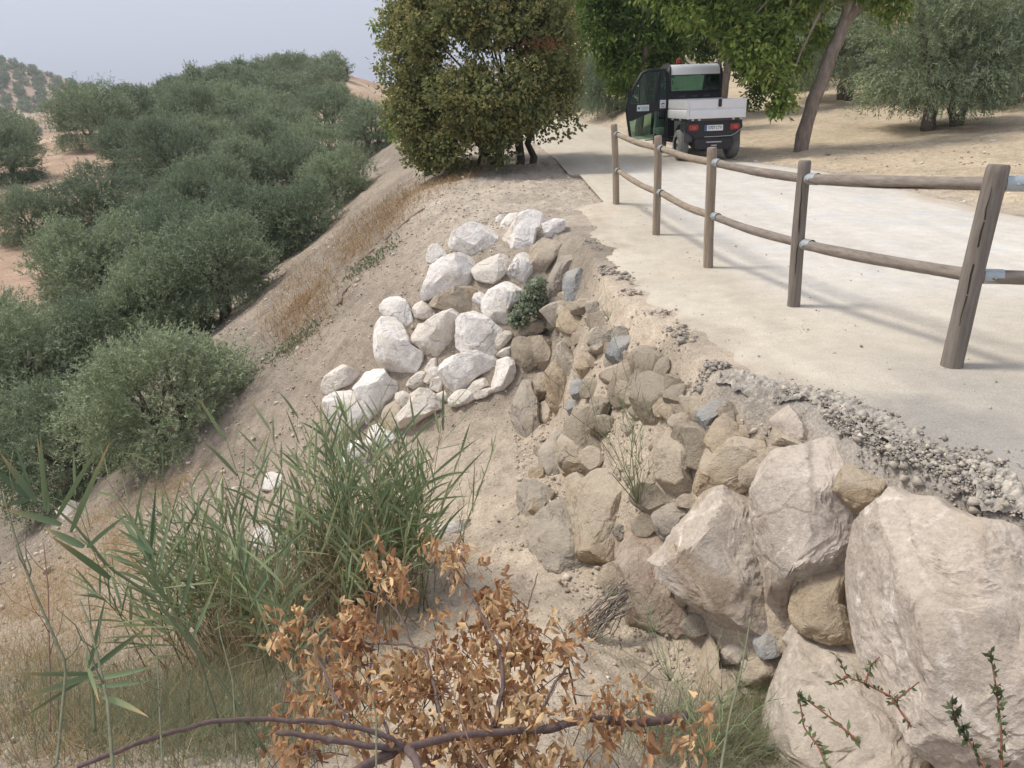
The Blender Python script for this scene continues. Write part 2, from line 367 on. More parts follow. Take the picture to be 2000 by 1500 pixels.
def gnormal(x, y, e=.15):
    return nrm(np.array([-(height(x + e, y) - height(x - e, y)) / (2 * e), -(height(x, y + e) - height(x, y - e)) / (2 * e), 1.0]))

def growing(a, b, step, k0, k1, lo, hi):
    """even steps between a and b, growing outwards to lo and hi"""
    v = list(np.arange(a, b, step)); s = step
    while v[-1] < hi: s *= k1; v.append(v[-1] + s)
    s = step; f = [v[0]]
    while f[-1] > lo: s *= k0; f.append(f[-1] - s)
    return np.array(f[::-1][:-1] + v)
gx = growing(-4.0, 2.6, .045, 1.045, 1.045, -900, 900); gy = growing(1.0, 13.0, .05, 1.3, 1.03, -6, 1500)
X, Y = np.meshgrid(gx, gy); Z = ground(X, Y)
def soil_colour(x, y):
    p = np.stack([x, y, 0 * x], -1)
    pale = np.array([.455, .38, .295]); embc = np.array([.240, .204, .164]); fan = np.array([.345, .285, .222])
    orch = np.array([.46, .375, .265]); vall = np.array([.40, .285, .205]); valp = np.array([.50, .39, .29])
    def mixc(c, d, w): return c * (1 - w[..., None]) + d * w[..., None]
    n = fbm(p * .6, 4, 31)
    c = np.broadcast_to(embc, x.shape + (3,)).copy()
    c = mixc(c, fan, sstep(-.15, .35, fbm(p * .35, 3, 8)) * .6)
    c = mixc(c, pale, sstep(-2.6, -.6, x) * sstep(8.6, 7.0, y) * np.clip(.9 + n * .5, 0, 1))      # silt in the washout
    c = mixc(c, fan, sstep(-1.5, -3.0, x) * sstep(9.5, 7.5, y))
    crest = sstep(-1.6, -.4, x - xc(y)) * sstep(9, 10.5, y)
    c = mixc(c, np.array([.42, .36, .29]), crest)
    c = mixc(c, orch, sstep(-.3, .6, x - xr(y)) * sstep(5, 7, y))
    c = mixc(c, np.array([.52, .41, .29]), sstep(36, 46, y) * sstep(-1, 5, x))
    inv = sstep(-.6, .8, valley(x, y) - (zp(y) - .60 * spl(xc(y) - x - .5, .45))) * sstep(11, 14, y + np.maximum(0, -x - 6))
    v = mixc(np.broadcast_to(vall, x.shape + (3,)), valp, sstep(-.15, .3, fbm(p * np.array([.10, .16, 1]), 3, 44)))
    c = mixc(c, v, inv)
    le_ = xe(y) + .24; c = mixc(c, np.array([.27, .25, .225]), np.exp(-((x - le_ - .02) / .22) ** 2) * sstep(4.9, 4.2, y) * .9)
    dark = sstep(.1, .5, fbm(p * 1.7, 3, 77)) * .18
    return c * (1 - dark[..., None])
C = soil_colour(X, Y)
ny, nx = X.shape
idx = np.arange(ny * nx).reshape(ny, nx)
F = np.stack([idx[:-1, :-1], idx[:-1, 1:], idx[1:, 1:], idx[1:, :-1]], -1).reshape(-1, 4)
gnd = struct(link('ground', mesh_np('ground', np.stack([X, Y, Z], -1).reshape(-1, 3), F, C.reshape(-1, 3), smooth=True), M['soil']))

# ------------------------------------------------------------------ the path: a dusty sheet of asphalt with a broken edge
py = np.concatenate([np.arange(-1.0, 14.0, .06), np.arange(14.0, 36.0, .2)])
def left_edge(y):
    j = fbm(np.stack([y * 2.2, 0 * y, 0 * y], -1), 4, 61) * .16 + fbm(np.stack([y * 9, 0 * y, 0 * y], -1), 2, 62) * .05
    return np.where(y < 11.4, xe(y) + .28 + j * np.clip((11.4 - y) / 2, 0, 1), xl(y) + .02 * j)
s = np.concatenate([np.linspace(0, .12, 22) ** 1.0, np.linspace(.14, 1, 60)])
le = left_edge(py)
PX = le[:, None] + (xr(py) - le)[:, None] * s[None]; PY = np.broadcast_to(py[:, None], PX.shape)
q = np.stack([PX, PY, 0 * PX], -1)
PZ = np.maximum(height(PX, PY), zp(PY) - .02) + .022 + fbm(q * 1.3, 3, 71) * .012 + vnoise(q * 14, 72) * .003 * sstep(9, 3, PY)
PZ = PZ - .06 * sstep(.30, 0, PX - le[:, None]) * (PY < 11.4) + .016 * fbm(q * 16, 2, 74) * sstep(.4, .1, PX - le[:, None]) * (PY < 11) + .05 * sstep(11.2, 11.6, PY) * sstep(15.2, 14.9, PY) * sstep(4.5, 1.4, PX)
# fade the far side of the sheet into the orchard soil
PZ = PZ - .05 * sstep(.93, 1.0, s)[None]
grey = np.array([.235, .225, .215]); dustc = np.array([.505, .455, .372]); conc = np.array([.57, .54, .488]); tan = np.array([.50, .425, .325])
n1 = fbm(q * np.array([.55, .55, 1]), 4, 81); n2 = fbm(q * 2.3, 4, 82)
bare = np.clip(sstep(.75, .15, (PX - le[:, None]) - .5 * n1 - .1) * sstep(4.6, 3.2, PY) * 1.0 + sstep(.05, .55, n1 + .35 * n2) * sstep(6.5, 4.0, PY) * .75, 0, 1)
bare = np.maximum(bare, .75 * np.exp(-((PX - 2.75 - .25 * (4.2 - PY)) / .45) ** 2) * sstep(5.2, 4.0, PY))
cc = np.broadcast_to(dustc, PX.shape + (3,)).copy()
cc = cc + (conc - cc) * (sstep(2.0, 2.6, PX + .2 * n1) * sstep(4.5, 8, PY) * sstep(17, 15, PY) * (.75 + .25 * sstep(-.3, .3, n2)))[..., None]
cc = cc + (np.array([.47, .48, .50]) - cc) * (sstep(.12, .5, n2) * sstep(2.2, 3, PX) * sstep(5.5, 7, PY) * sstep(15, 13, PY) * .35)[..., None]
cc = cc + (tan - cc) * (sstep(.15, .5, fbm(q * .9, 3, 85)) * .55 * sstep(2.4, 1.2, PX))[..., None]
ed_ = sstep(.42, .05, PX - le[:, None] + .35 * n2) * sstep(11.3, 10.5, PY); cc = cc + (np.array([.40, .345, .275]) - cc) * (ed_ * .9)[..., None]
cc = cc * (1 + .10 * fbm(q * np.array([5.0, .35, 1]), 4, 87))[..., None]
cc = cc + (grey - cc) * (bare * .7)[..., None]
cc = cc + (np.array([.46, .375, .265]) - cc) * (sstep(.86, 1.0, s[None] + .06 * n2))[..., None]
PV = np.stack([PX, PY, PZ], -1); m_, k_ = PX.shape
sk = PV[:, 0].copy(); sk[:, 2] -= .06; sk[:, 0] += .05 * np.abs(vnoise(np.stack([py * 20, py * 0, py * 0], -1), 5))
id_ = np.arange(m_ * k_).reshape(m_, k_)
F = np.stack([id_[:-1, :-1], id_[:-1, 1:], id_[1:, 1:], id_[1:, :-1]], -1).reshape(-1, 4)
b0 = m_ * k_ + np.arange(m_)
F2 = np.stack([b0[:-1], id_[:-1, 0], id_[1:, 0], b0[1:]], -1)
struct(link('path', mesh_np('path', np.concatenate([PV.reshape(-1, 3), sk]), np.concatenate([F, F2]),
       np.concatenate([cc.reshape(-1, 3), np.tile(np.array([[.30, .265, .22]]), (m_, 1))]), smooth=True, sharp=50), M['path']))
def surf(x, y):
    """top of whatever one walks on at x, y"""
    z = float(ground(np.array([x]), np.array([y]))[0])
    if float(onpath(np.array([x]), np.array([y]))[0]) > .5: z = max(z, float(max(height(x, y), zp(y) - .02)) + .022)
    return z

# ------------------------------------------------------------------ wooden post-and-rail fence
M['post'] = attrmat('weathered_wood', var=.30, scale=9, bump=.5, stretch=(4, 4, .35))
M['rail'] = attrmat('weathered_rail', var=.30, scale=9, bump=.5, stretch=(.8, .8, 4))
M['galv'] = plain('galvanised_steel', (.42, .46, .47), .45, .5, .55, var=.15, scale=30)
fence = empty('fence', (2.38, 6.0, 0), 'weathered round wooden post and rail fence along the dusty path', 'fence')
posts = [(4.75, 3.95, .0, .058), (2.82, 4.46, .06, .064), (2.38, 6.02, -.03, .052), (2.05, 7.5, -.035, .049), (1.86, 9.25, -.02, .047), (1.68, 11.45, -.05, .049)]
tops = []
for i, (px, py_, lean, rad) in enumerate(posts):
    z0 = surf(px, py_); h = 1.17 if i != 1 else 1.24
    zs = np.array([-.25, 0, .06, .3, .6, .9, h - .05, h - .012, h]); R = rad * np.array([1.02, 1.02, 1.0, 1.0, .99, .98, .97, .95, .82])
    wob = .012 * np.sin(zs * 5 + i)
    P = np.stack([px + lean * zs / h + wob * .4, py_ + wob * .3, z0 + zs], -1)
    mb = MB(); woodc = np.array([.205, .178, .152]) if i < 3 else np.array([.29, .238, .182])
    add_tube(mb, P, R, 14, woodc, wob=.012)
    o = mb.build('post', M['post'], fence, (2.38, 6.0, 0), smooth=True, sharp=40)
    tops.append((np.array([px + lean, py_, z0]), rad, lean, h))
    # drying crack down the near posts
    if i in (1, 2):
        mb = MB(); a = -2.25 if i == 1 else -2.0
        zz = np.linspace(.28, h - .12, 14); w = .0045 * np.sin(np.linspace(.2, math.pi - .1, 14)) + .001
        jx = rng.standard_normal(14) * .003
        for sgn in (0,):
            c = np.stack([px + lean * zz / h + (rad * .985) * math.cos(a) + jx, py_ + (rad * .985) * math.sin(a) + 0 * zz, z0 + zz], -1)
            t_ = np.array([-math.sin(a), math.cos(a), 0]); nn = np.array([math.cos(a), math.sin(a), 0]) * .004
            V = np.concatenate([c - t_ * w[:, None] + nn, c + t_ * w[:, None] + nn]); k = 14
            mb.add(V, [(j, j + 1, k + j + 1, k + j) for j in range(k - 1)], (.05, .04, .03))
        mb.build('drying_crack', M['post'], o, (2.38, 6.0, 0))
for i in range(len(posts) - 1):
    (A, ra, la, ha), (B, rb, lb, hb) = tops[i], tops[i + 1]
    for lvl, nm in ((1.03, 'rail'), (.52, 'rail')):
        k = 11; t = np.linspace(0, 1, k)
        up_a = (.10 if lvl > 1 else .06) if i < 2 else 0; up_b = (.10 if lvl > 1 else .06) if i < 1 else 0
        a = A + np.array([.02 - la * (1 - lvl / ha), .0, lvl + up_a]); b = B + np.array([.02 - lb * (1 - lvl / hb), 0, lvl + up_b])
        P = a[None] + (b - a)[None] * t[:, None]; sag = [.008, .010, .014, .022, .03][i] * (1.0 if lvl < 1 else .7)
        P[:, 2] -= sag * 4 * t * (1 - t); P[:, 0] += .012 * np.sin(t * 5 + i)
        rr = .039 * (1 + .05 * np.sin(t * 9 + i * 2 + lvl)) * (1.08 if i < 2 else .95)
        mb = MB(); wc = np.array([.235, .20, .168]) if i < 3 else np.array([.29, .238, .182])
        add_tube(mb, P, rr, 12, wc, wob=.015); rl = mb.build('rail', M['rail'], fence, (2.38, 6.0, 0), smooth=True, sharp=40)
        mb = MB()
        for sgn in range(2):
            ang = rng.uniform(-2.4, -.9); i0 = rng.uniform(.15, .5); n_ = 12
            tt = np.linspace(i0, i0 + rng.uniform(.2, .4), n_); c = a[None] + (b - a)[None] * tt[:, None]; c[:, 2] -= sag * 4 * tt * (1 - tt); c[:, 0] += .012 * np.sin(tt * 5 + i)
            d = nrm(b - a); side = nrm(np.cross(d, [0, 0, 1.0])); up = np.cross(side, d)
            out = side * math.cos(ang) - up * math.sin(ang) * -1.0
            r_ = np.interp(tt, t, rr) * .995
            c = c + out[None] * r_[:, None]; tv = np.cross(d, out); w = .0035 * np.sin(np.linspace(.1, math.pi - .1, n_)) + .0008
            jj = rng.standard_normal(n_) * .002
            V = np.concatenate([c + tv[None] * (jj - w)[:, None] + out * .002, c + tv[None] * (jj + w)[:, None] + out * .002])
            mb.add(V, [(j, j + 1, n_ + j + 1, n_ + j) for j in range(n_ - 1)], (.06, .045, .035))
        mb.build('drying_crack', M['rail'], rl, (2.38, 6.0, 0))
        # galvanised sleeve where the rail leaves its nearer end
        d = nrm(b - a); mb = MB()
        for (e0, sg) in ((b, -1),) if False else ((a, 1),):
            pass
        e = b - d * (rb + .005); 
        st = b - d * (rb + .085); en = b - d * (rb - .02)
        k2 = 4; PP = st[None] + (en - st)[None] * np.linspace(0, 1, k2)[:, None]
        add_tube(mb, PP, .0435 * (1.06 if i < 2 else .95), 14, caps=False)
        br = mb.build('bracket', M['galv'], fence, (2.38, 6.0, 0), smooth=True, sharp=40)
        mb = MB(); s2 = nrm(np.cross(d, [0, 0, 1.0])); c0 = st + d * .05 - s2 * .046
        if s2[0] > 0: c0 = st + d * .05 - s2 * .046
        add_tube(mb, np.stack([c0, c0 - s2 * .008]), .007, 8); mb.build('bolt', M['galv'], br, (2.38, 6.0, 0))
# ------------------------------------------------------------------ boulders
M['white'] = rockmat('white_limestone', (.86, .83, .79), (.79, .745, .69), dust=(.64, .57, .47), dustamt=.3, stain=(.68, .59, .48), scale=2.6)
M['dustywhite'] = rockmat('dusty_limestone', (.78, .73, .66), (.69, .62, .53), dust=(.64, .57, .47), dustamt=.4, scale=3)
M['tan'] = rockmat('tan_limestone', (.47, .40, .31), (.41, .34, .26), dust=(.48, .41, .32), dustamt=.9, scale=3, stain=(.46, .35, .23))
M['greytan'] = rockmat('grey_limestone', (.41, .365, .31), (.34, .30, .25), dust=(.47, .405, .32), dustamt=.9, scale=4)
M['dusted'] = rockmat('earth_covered_stone', (.465, .395, .305), (.42, .35, .265), dust=(.475, .405, .315), dustamt=1.0, scale=5, bump=.8)
M['orange'] = rockmat('ochre_stone', (.46, .36, .245), (.40, .325, .235), dust=(.47, .40, .31), dustamt=.6, scale=3.5)
M['blue'] = rockmat('blue_grey_stone', (.37, .375, .37), (.30, .305, .30), dust=(.45, .41, .35), dustamt=.5, scale=3)
M['red'] = rockmat('reddish_stone', (.35, .265, .21), (.40, .325, .26), dustamt=.6, stain=(.32, .20, .14), scale=3)
M['pink'] = rockmat('pinkish_limestone', (.52, .46, .40), (.435, .375, .315), dust=(.48, .41, .325), dustamt=.45, vein=.6, stain=(.34, .26, .185), scale=1.7, bump=.35)
M['dark'] = rockmat('dark_stone', (.14, .14, .15), (.10, .10, .105), dustamt=.3, scale=4)
ZM = {1: (600, 380, 2.884), 2: (950, 420, 3.0), 3: (1000, 800, 3.0), 4: (1400, 740, 2.5), 8: (1200, 1100, 2.5), 0: (0, 0, 1.0)}
_ico = {}
def ico(level):
    if level not in _ico:
        bm = bmesh.new(); bmesh.ops.create_icosphere(bm, subdivisions=level, radius=1.0)
        bm.verts.ensure_lookup_table()
        _ico[level] = (np.array([v.co[:] for v in bm.verts]), np.array([[v.index for v in f.verts] for f in bm.faces])); bm.free()
    return _ico[level]
def poly_radius(poly, th):
    """distance from the origin to the outline in each direction"""
    r = np.zeros(len(th)); d = np.stack([np.cos(th), np.sin(th)], -1); n = len(poly)
    for i in range(n):
        a, b = poly[i], poly[(i + 1) % n]; e = b - a
        den = d[:, 0] * e[1] - d[:, 1] * e[0]; den = np.where(abs(den) < 1e-9, 1e-9, den)
        t = (a[0] * e[1] - a[1] * e[0]) / den; s_ = (a[0] * d[:, 1] - a[1] * d[:, 0]) / den
        ok = (t > 0) & (s_ >= -1e-6) & (s_ <= 1 + 1e-6); r = np.maximum(r, np.where(ok, t, 0))
    return np.where(r == 0, r[r > 0].mean(), r)
bcount = [0]
def boulder(name, zid, pts, mat, parent=None, origin=(0, 0, 0), lift=.12, level=5, thick=.75, face=.6, cuts=5, dist=None, rn=.05, grow=1.09, sharp=32):
    """a stone with the outline it shows from the path, its own place on the slope, its own depth and broken faces"""
    ox, oy, sc = ZM[zid]; pts = np.array(pts, float); px = np.stack([ox + pts[:, 0] / sc, oy + pts[:, 1] / sc], -1)
    bcount[0] += 1; g = np.random.default_rng(bcount[0] * 7 + 3)
    a = px; b = np.roll(px, -1, 0); cr = a[:, 0] * b[:, 1] - b[:, 0] * a[:, 1]
    cen = ((a + b) * cr[:, None]).sum(0) / (3 * cr.sum()); area = abs(cr.sum()) / 2
    P0 = hit(*cen) if dist is None else at(cen[0], cen[1], dist)
    dcam = np.linalg.norm(P0 - EYEP); req = math.sqrt(area / math.pi) * dcam / FPX
    to = nrm(EYEP - P0)
    gn = gnormal(P0[0], P0[1]) if dist is None else np.array([0, -.6, .8])
    n = nrm(to * face + gn * (1 - face))
    if dist is None:      # rest it on the slope so that its rim stays clear of the soil
        Dm = nrm(np.array([ray(*q_) for q_ in px])); th_ = np.array([np.linalg.norm(hit(*q_) - EYEP) for q_ in px])
        tpl = ((P0 - EYEP) @ n) / (Dm @ n); sh = np.percentile(tpl - th_, 72)
        P0 = P0 + to * max(lift * req, min(sh + .05 * req, 1.5 * req))
    pl = []
    for q in px:
        d = nrm(ray(q[0], q[1])); t = ((P0 - EYEP) @ n) / (d @ n); pl.append(EYEP + d * t)
    pl = np.array(pl); e1 = nrm(np.cross([0, 0, 1.0], n)); e2 = np.cross(n, e1)
    loc = np.stack([(pl - P0) @ e1, (pl - P0) @ e2], -1) * grow
    S, Fc = ico(level)
    th = np.arctan2(S[:, 1], S[:, 0]); c = np.sqrt(np.maximum(0, 1 - S[:, 2] ** 2))
    rad = poly_radius(loc, th) * c ** .32
    zz = np.sign(S[:, 2]) * np.abs(S[:, 2]) ** .8 * req * thick * np.where(S[:, 2] > 0, 1.0, .9)
    V = np.stack([rad * np.cos(th), rad * np.sin(th), zz], -1)
    seed = bcount[0] * 13
    # broken planes across the front
    for k in range(cuts):
        az = g.uniform(0, 2 * math.pi); tilt = g.uniform(.40, 1.15) if k else g.uniform(.05, .35)
        nn = np.array([math.cos(az) * math.sin(tilt), math.sin(az) * math.sin(tilt), math.cos(tilt)])
        sup = (V @ nn).max(); off = sup * (g.uniform(.58, .84) if k else g.uniform(.48, .66))
        dd = V @ nn - off
        dd = np.where(dd > 0, dd, 0) * (.93)
        V = V - dd[:, None] * nn[None]
    w = .25 + .75 * np.clip(S[:, 2] + .35, 0, 1)
    q = V / req
    st_ = nrm(g.standard_normal(3)); lay = vnoise(np.stack([(q @ st_) * 5 + fbm(q * 1.5, 2, seed) * 1.2, 0 * q[:, 0], 0 * q[:, 0]], -1), seed + 3)
    nz = fbm(q * 1.3 + seed, 3, seed) * .75 + (1 - np.abs(fbm(q * 2.4 + seed, 4, seed + 5, .6))) * .8 - .6 + fbm(q * 6 + seed, 5, seed + 9, .75) * (.55 if level == 7 else .85) + lay * (.12 if level == 7 else .3)
    V = V + nrm(V) * (nz * req * rn * 1.6 * w)[:, None]
    Wd = P0[None] + V[:, 0:1] * e1[None] + V[:, 1:2] * e2[None] + V[:, 2:3] * n[None]
    og = P0 if parent is None else np.asarray(origin, float)
    me = mesh_np(name, Wd - og, Fc, None, smooth=True, sharp=sharp)
    o = link(name, me, M[mat], parent)
    if parent is None: o.location = Vector(og)
    return o
WG = 'white limestone boulders dumped below the path'
whites = [
 ('white', 'blocky white boulder left of the round one at the top of the pile', [(800,275),(830,230),(900,190),(1000,152),(1035,155),(1060,200),(1090,235),(1092,285),(1010,325),(940,357),(900,335),(860,310),(815,298)]),
 ('white', 'tiny white stone wedged behind the two topmost boulders of the pile', [(1045,150),(1085,116),(1115,125),(1100,150),(1088,205),(1062,180)]),
 ('white', 'pale boulder peeking out behind the round boulder at the top of the pile', [(1086,150),(1140,116),(1205,113),(1195,150),(1150,195),(1100,220),(1088,190)]),
 ('white', 'large rounded white boulder at the very top of the pile', [(1100,225),(1150,190),(1200,120),(1260,95),(1310,98),(1335,130),(1340,180),(1290,215),(1270,300),(1230,320),(1180,325),(1130,295),(1100,270)]),
 ('white', 'white boulder half buried in dust where the pile meets the path', [(1275,180),(1340,175),(1400,145),(1446,130),(1446,200),(1380,240),(1320,250),(1275,295)]),
 ('white', 'small angular white boulder alone at the upper left edge of the pile', [(672,340),(685,305),(735,277),(765,310),(795,355),(770,385),(715,392),(672,372)]),
 ('white', 'big slanted white boulder overhanging a tan boulder', [(655,575),(660,530),(690,470),(700,410),(760,370),(850,345),(900,350),(930,380),(945,450),(935,505),(880,520),(820,540),(720,575),(670,592)]),
 ('dustywhite', 'flat dusty white boulder below the blocky topmost boulder', [(930,420),(960,385),(1040,350),(1100,330),(1165,345),(1135,400),(1125,440),(1080,480),(1050,500),(990,490),(950,475)]),
 ('white', 'crumbly white boulder beside the tan block under the path edge', [(1125,440),(1150,400),(1180,350),(1225,320),(1258,325),(1264,400),(1268,450),(1240,500),(1180,490),(1145,470)]),
 ('tan', 'tan boulder in shade under the big slanted white boulder', [(665,600),(720,575),(830,535),(920,510),(945,540),(935,600),(965,645),(900,660),(840,668),(770,645),(700,625)]),
 ('white', 'small white stone squeezed right of the shaded tan boulder', [(928,600),(940,560),(975,545),(1002,565),(987,610),(970,642),(935,620)]),
 ('white', 'large wedge of white rock beside the green shrub', [(980,640),(985,590),(1040,530),(1100,475),(1130,470),(1180,510),(1210,545),(1180,590),(1130,660),(1145,745),(1090,730),(1040,700),(1000,670)]),
 ('dustywhite', 'small pale pitted stone left of the shaded tan boulder', [(588,650),(610,615),(650,598),(700,630),(733,660),(700,690),(650,699),(600,687)]),
 ('white', 'rounded white boulder leaning on the dirt slope, left of the pitted stone', [(410,635),(440,595),(510,576),(557,600),(582,650),(599,720),(570,785),(540,772),(500,722),(440,682),(413,660)]),
 ('white', 'largest white boulder, lying against the dirt slope at the left of the pile', [(360,770),(370,730),(430,700),(490,703),(530,740),(562,800),(582,850),(648,890),(642,940),(600,1012),(540,1028),(470,1038),(428,1002),(398,930),(372,850)]),
 ('dustywhite', 'broad cream boulder in the middle of the pile with a notched top', [(568,790),(598,740),(600,708),(640,722),(660,728),(740,688),(815,658),(853,690),(850,730),(822,800),(808,892),(740,912),(660,912),(642,862),(600,832)]),
 ('white', 'tall white boulder standing right of the notched cream one', [(845,720),(870,688),(930,658),(990,678),(1050,728),(1092,765),(1062,830),(1070,875),(1040,902),(960,892),(870,887),(843,850)]),
 ('dustywhite', 'dusty knob of rock against the right side of the tall white boulder', [(1055,830),(1090,765),(1142,768),(1155,800),(1112,852),(1072,895),(1045,882)]),
 ('white', 'pointed white boulder tipped over a dark hollow at the foot of the pile', [(748,960),(780,928),(870,903),(960,883),(1053,908),(1058,940),(1012,992),(952,1022),(882,1092),(820,1113),(778,1092),(753,1030)]),
 ('white', 'upright white block at the lower right corner of the pile', [(1038,1060),(1058,1000),(1068,930),(1120,913),(1162,940),(1173,1000),(1152,1052),(1110,1098),(1048,1108)]),
 ('dustywhite', 'small flat stone above the upright block at the pile corner', [(1066,905),(1100,870),(1140,845),(1153,912),(1100,918)]),
 ('dustywhite', 'small stone under the notched cream boulder', [(656,985),(700,928),(743,918),(748,952),(720,975),(668,1008)]),
 ('white', 'fist sized white stone left of the pointed boulder', [(658,1050),(688,978),(737,972),(750,1010),(720,1043),(678,1065)]),
 ('dustywhite', 'small stone wedged under the left tip of the pointed boulder', [(690,1090),(700,1048),(747,1018),(768,1092),(740,1115)]),
 ('dustywhite', 'low stone between the largest white boulder and the small stones', [(556,1070),(608,1008),(650,983),(668,1030),(652,1085),(600,1094)]),
 ('dustywhite', 'pale lump resting on the silt below the pointed boulder', [(797,1150),(838,1103),(902,1088),(943,1150),(900,1178),(840,1193),(803,1187)]),
 ('dustywhite', 'shaded stone inside the dark hollow of the pile', [(902,1085),(960,1032),(1012,1022),(1040,1062),(975,1102),(968,1142),(935,1148)]),
 ('dustywhite', 'low broken stone at the edge of the silt left of the upright block', [(966,1112),(1038,1075),(1048,1112),(1000,1142),(953,1153)]),
 ('dustywhite', 'flat topped cream boulder at the lower left end of the pile', [(72,1092),(100,1040),(150,978),(190,953),(250,988),(332,998),(322,1032),(260,1062),(190,1093),(130,1118),(88,1118)]),
 ('white', 'white boulder between the flat topped one and the largest boulder', [(272,1100),(300,1068),(330,1008),(380,995),(432,998),(462,1040),(503,1060),(498,1132),(452,1183),(410,1262),(340,1283),(328,1222),(288,1150)]),
 ('white', 'bright white boulder behind the tops of the reeds', [(107,1180),(150,1118),(240,1108),(275,1148),(302,1200),(338,1270),(312,1373),(240,1403),(150,1343),(107,1262)]),
 ('tan', 'brown earthy stone among the lower white boulders', [(412,1270),(438,1188),(490,1158),(542,1168),(548,1212),(502,1252),(498,1333),(470,1343),(428,1312)]),
 ('dustywhite', 'small cream stone beside the brown earthy one', [(496,1152),(498,1118),(545,1108),(588,1138),(583,1172),(530,1203)]),
 ('dustywhite', 'long pale boulder half sunk in the silt', [(497,1262),(578,1178),(588,1128),(640,1103),(690,1108),(732,1138),(793,1148),(803,1192),(720,1222),(600,1293),(507,1313)]),
 ('dustywhite', 'pebble sized stone on the end of the half sunk boulder', [(727,1122),(770,1103),(798,1140),(798,1168),(738,1153)]),
 ('white', 'low white boulder under the brown earthy stone', [(316,1390),(348,1318),(400,1288),(432,1328),(503,1343),(483,1423),(400,1443),(327,1433)]),
 ('white', 'white boulder low down behind the reeds', [(205,1452),(260,1390),(320,1400),(345,1470),(330,1570),(260,1600),(200,1540)]),
]
Wd_ = []
for mt, lb, pts in whites:
    big = (max(p[0] for p in pts) - min(p[0] for p in pts)) > 200
    o = boulder('boulder', 1, pts, mt, lift=.3 if big else .15, level=5, thick=.8, cuts=8, rn=.055)
    tag(o, lb, 'boulder', WG)
for pts, lb, mt in [([(508,935),(530,922),(552,930),(556,950),(540,962),(512,958)], 'lone white stone showing through the reed tops', 'white'),
                ([(822,1052),(850,1030),(915,1018),(912,1032),(870,1048),(826,1068)], 'flat pale slab on the silt behind the dry leaves', 'white'),
                ([(495,1040),(540,1030),(566,1045),(560,1075),(520,1085),(500,1070)], 'white stone hidden among the reed stems', 'white'),
                ([(112,1000),(135,978),(158,985),(150,1010),(125,1022)], 'pale flat stone at the foot of the olive slope', 'dustywhite')]:
    tag(boulder('boulder', 0, pts, mt, lift=.1, level=4, cuts=4), lb, 'boulder', WG)

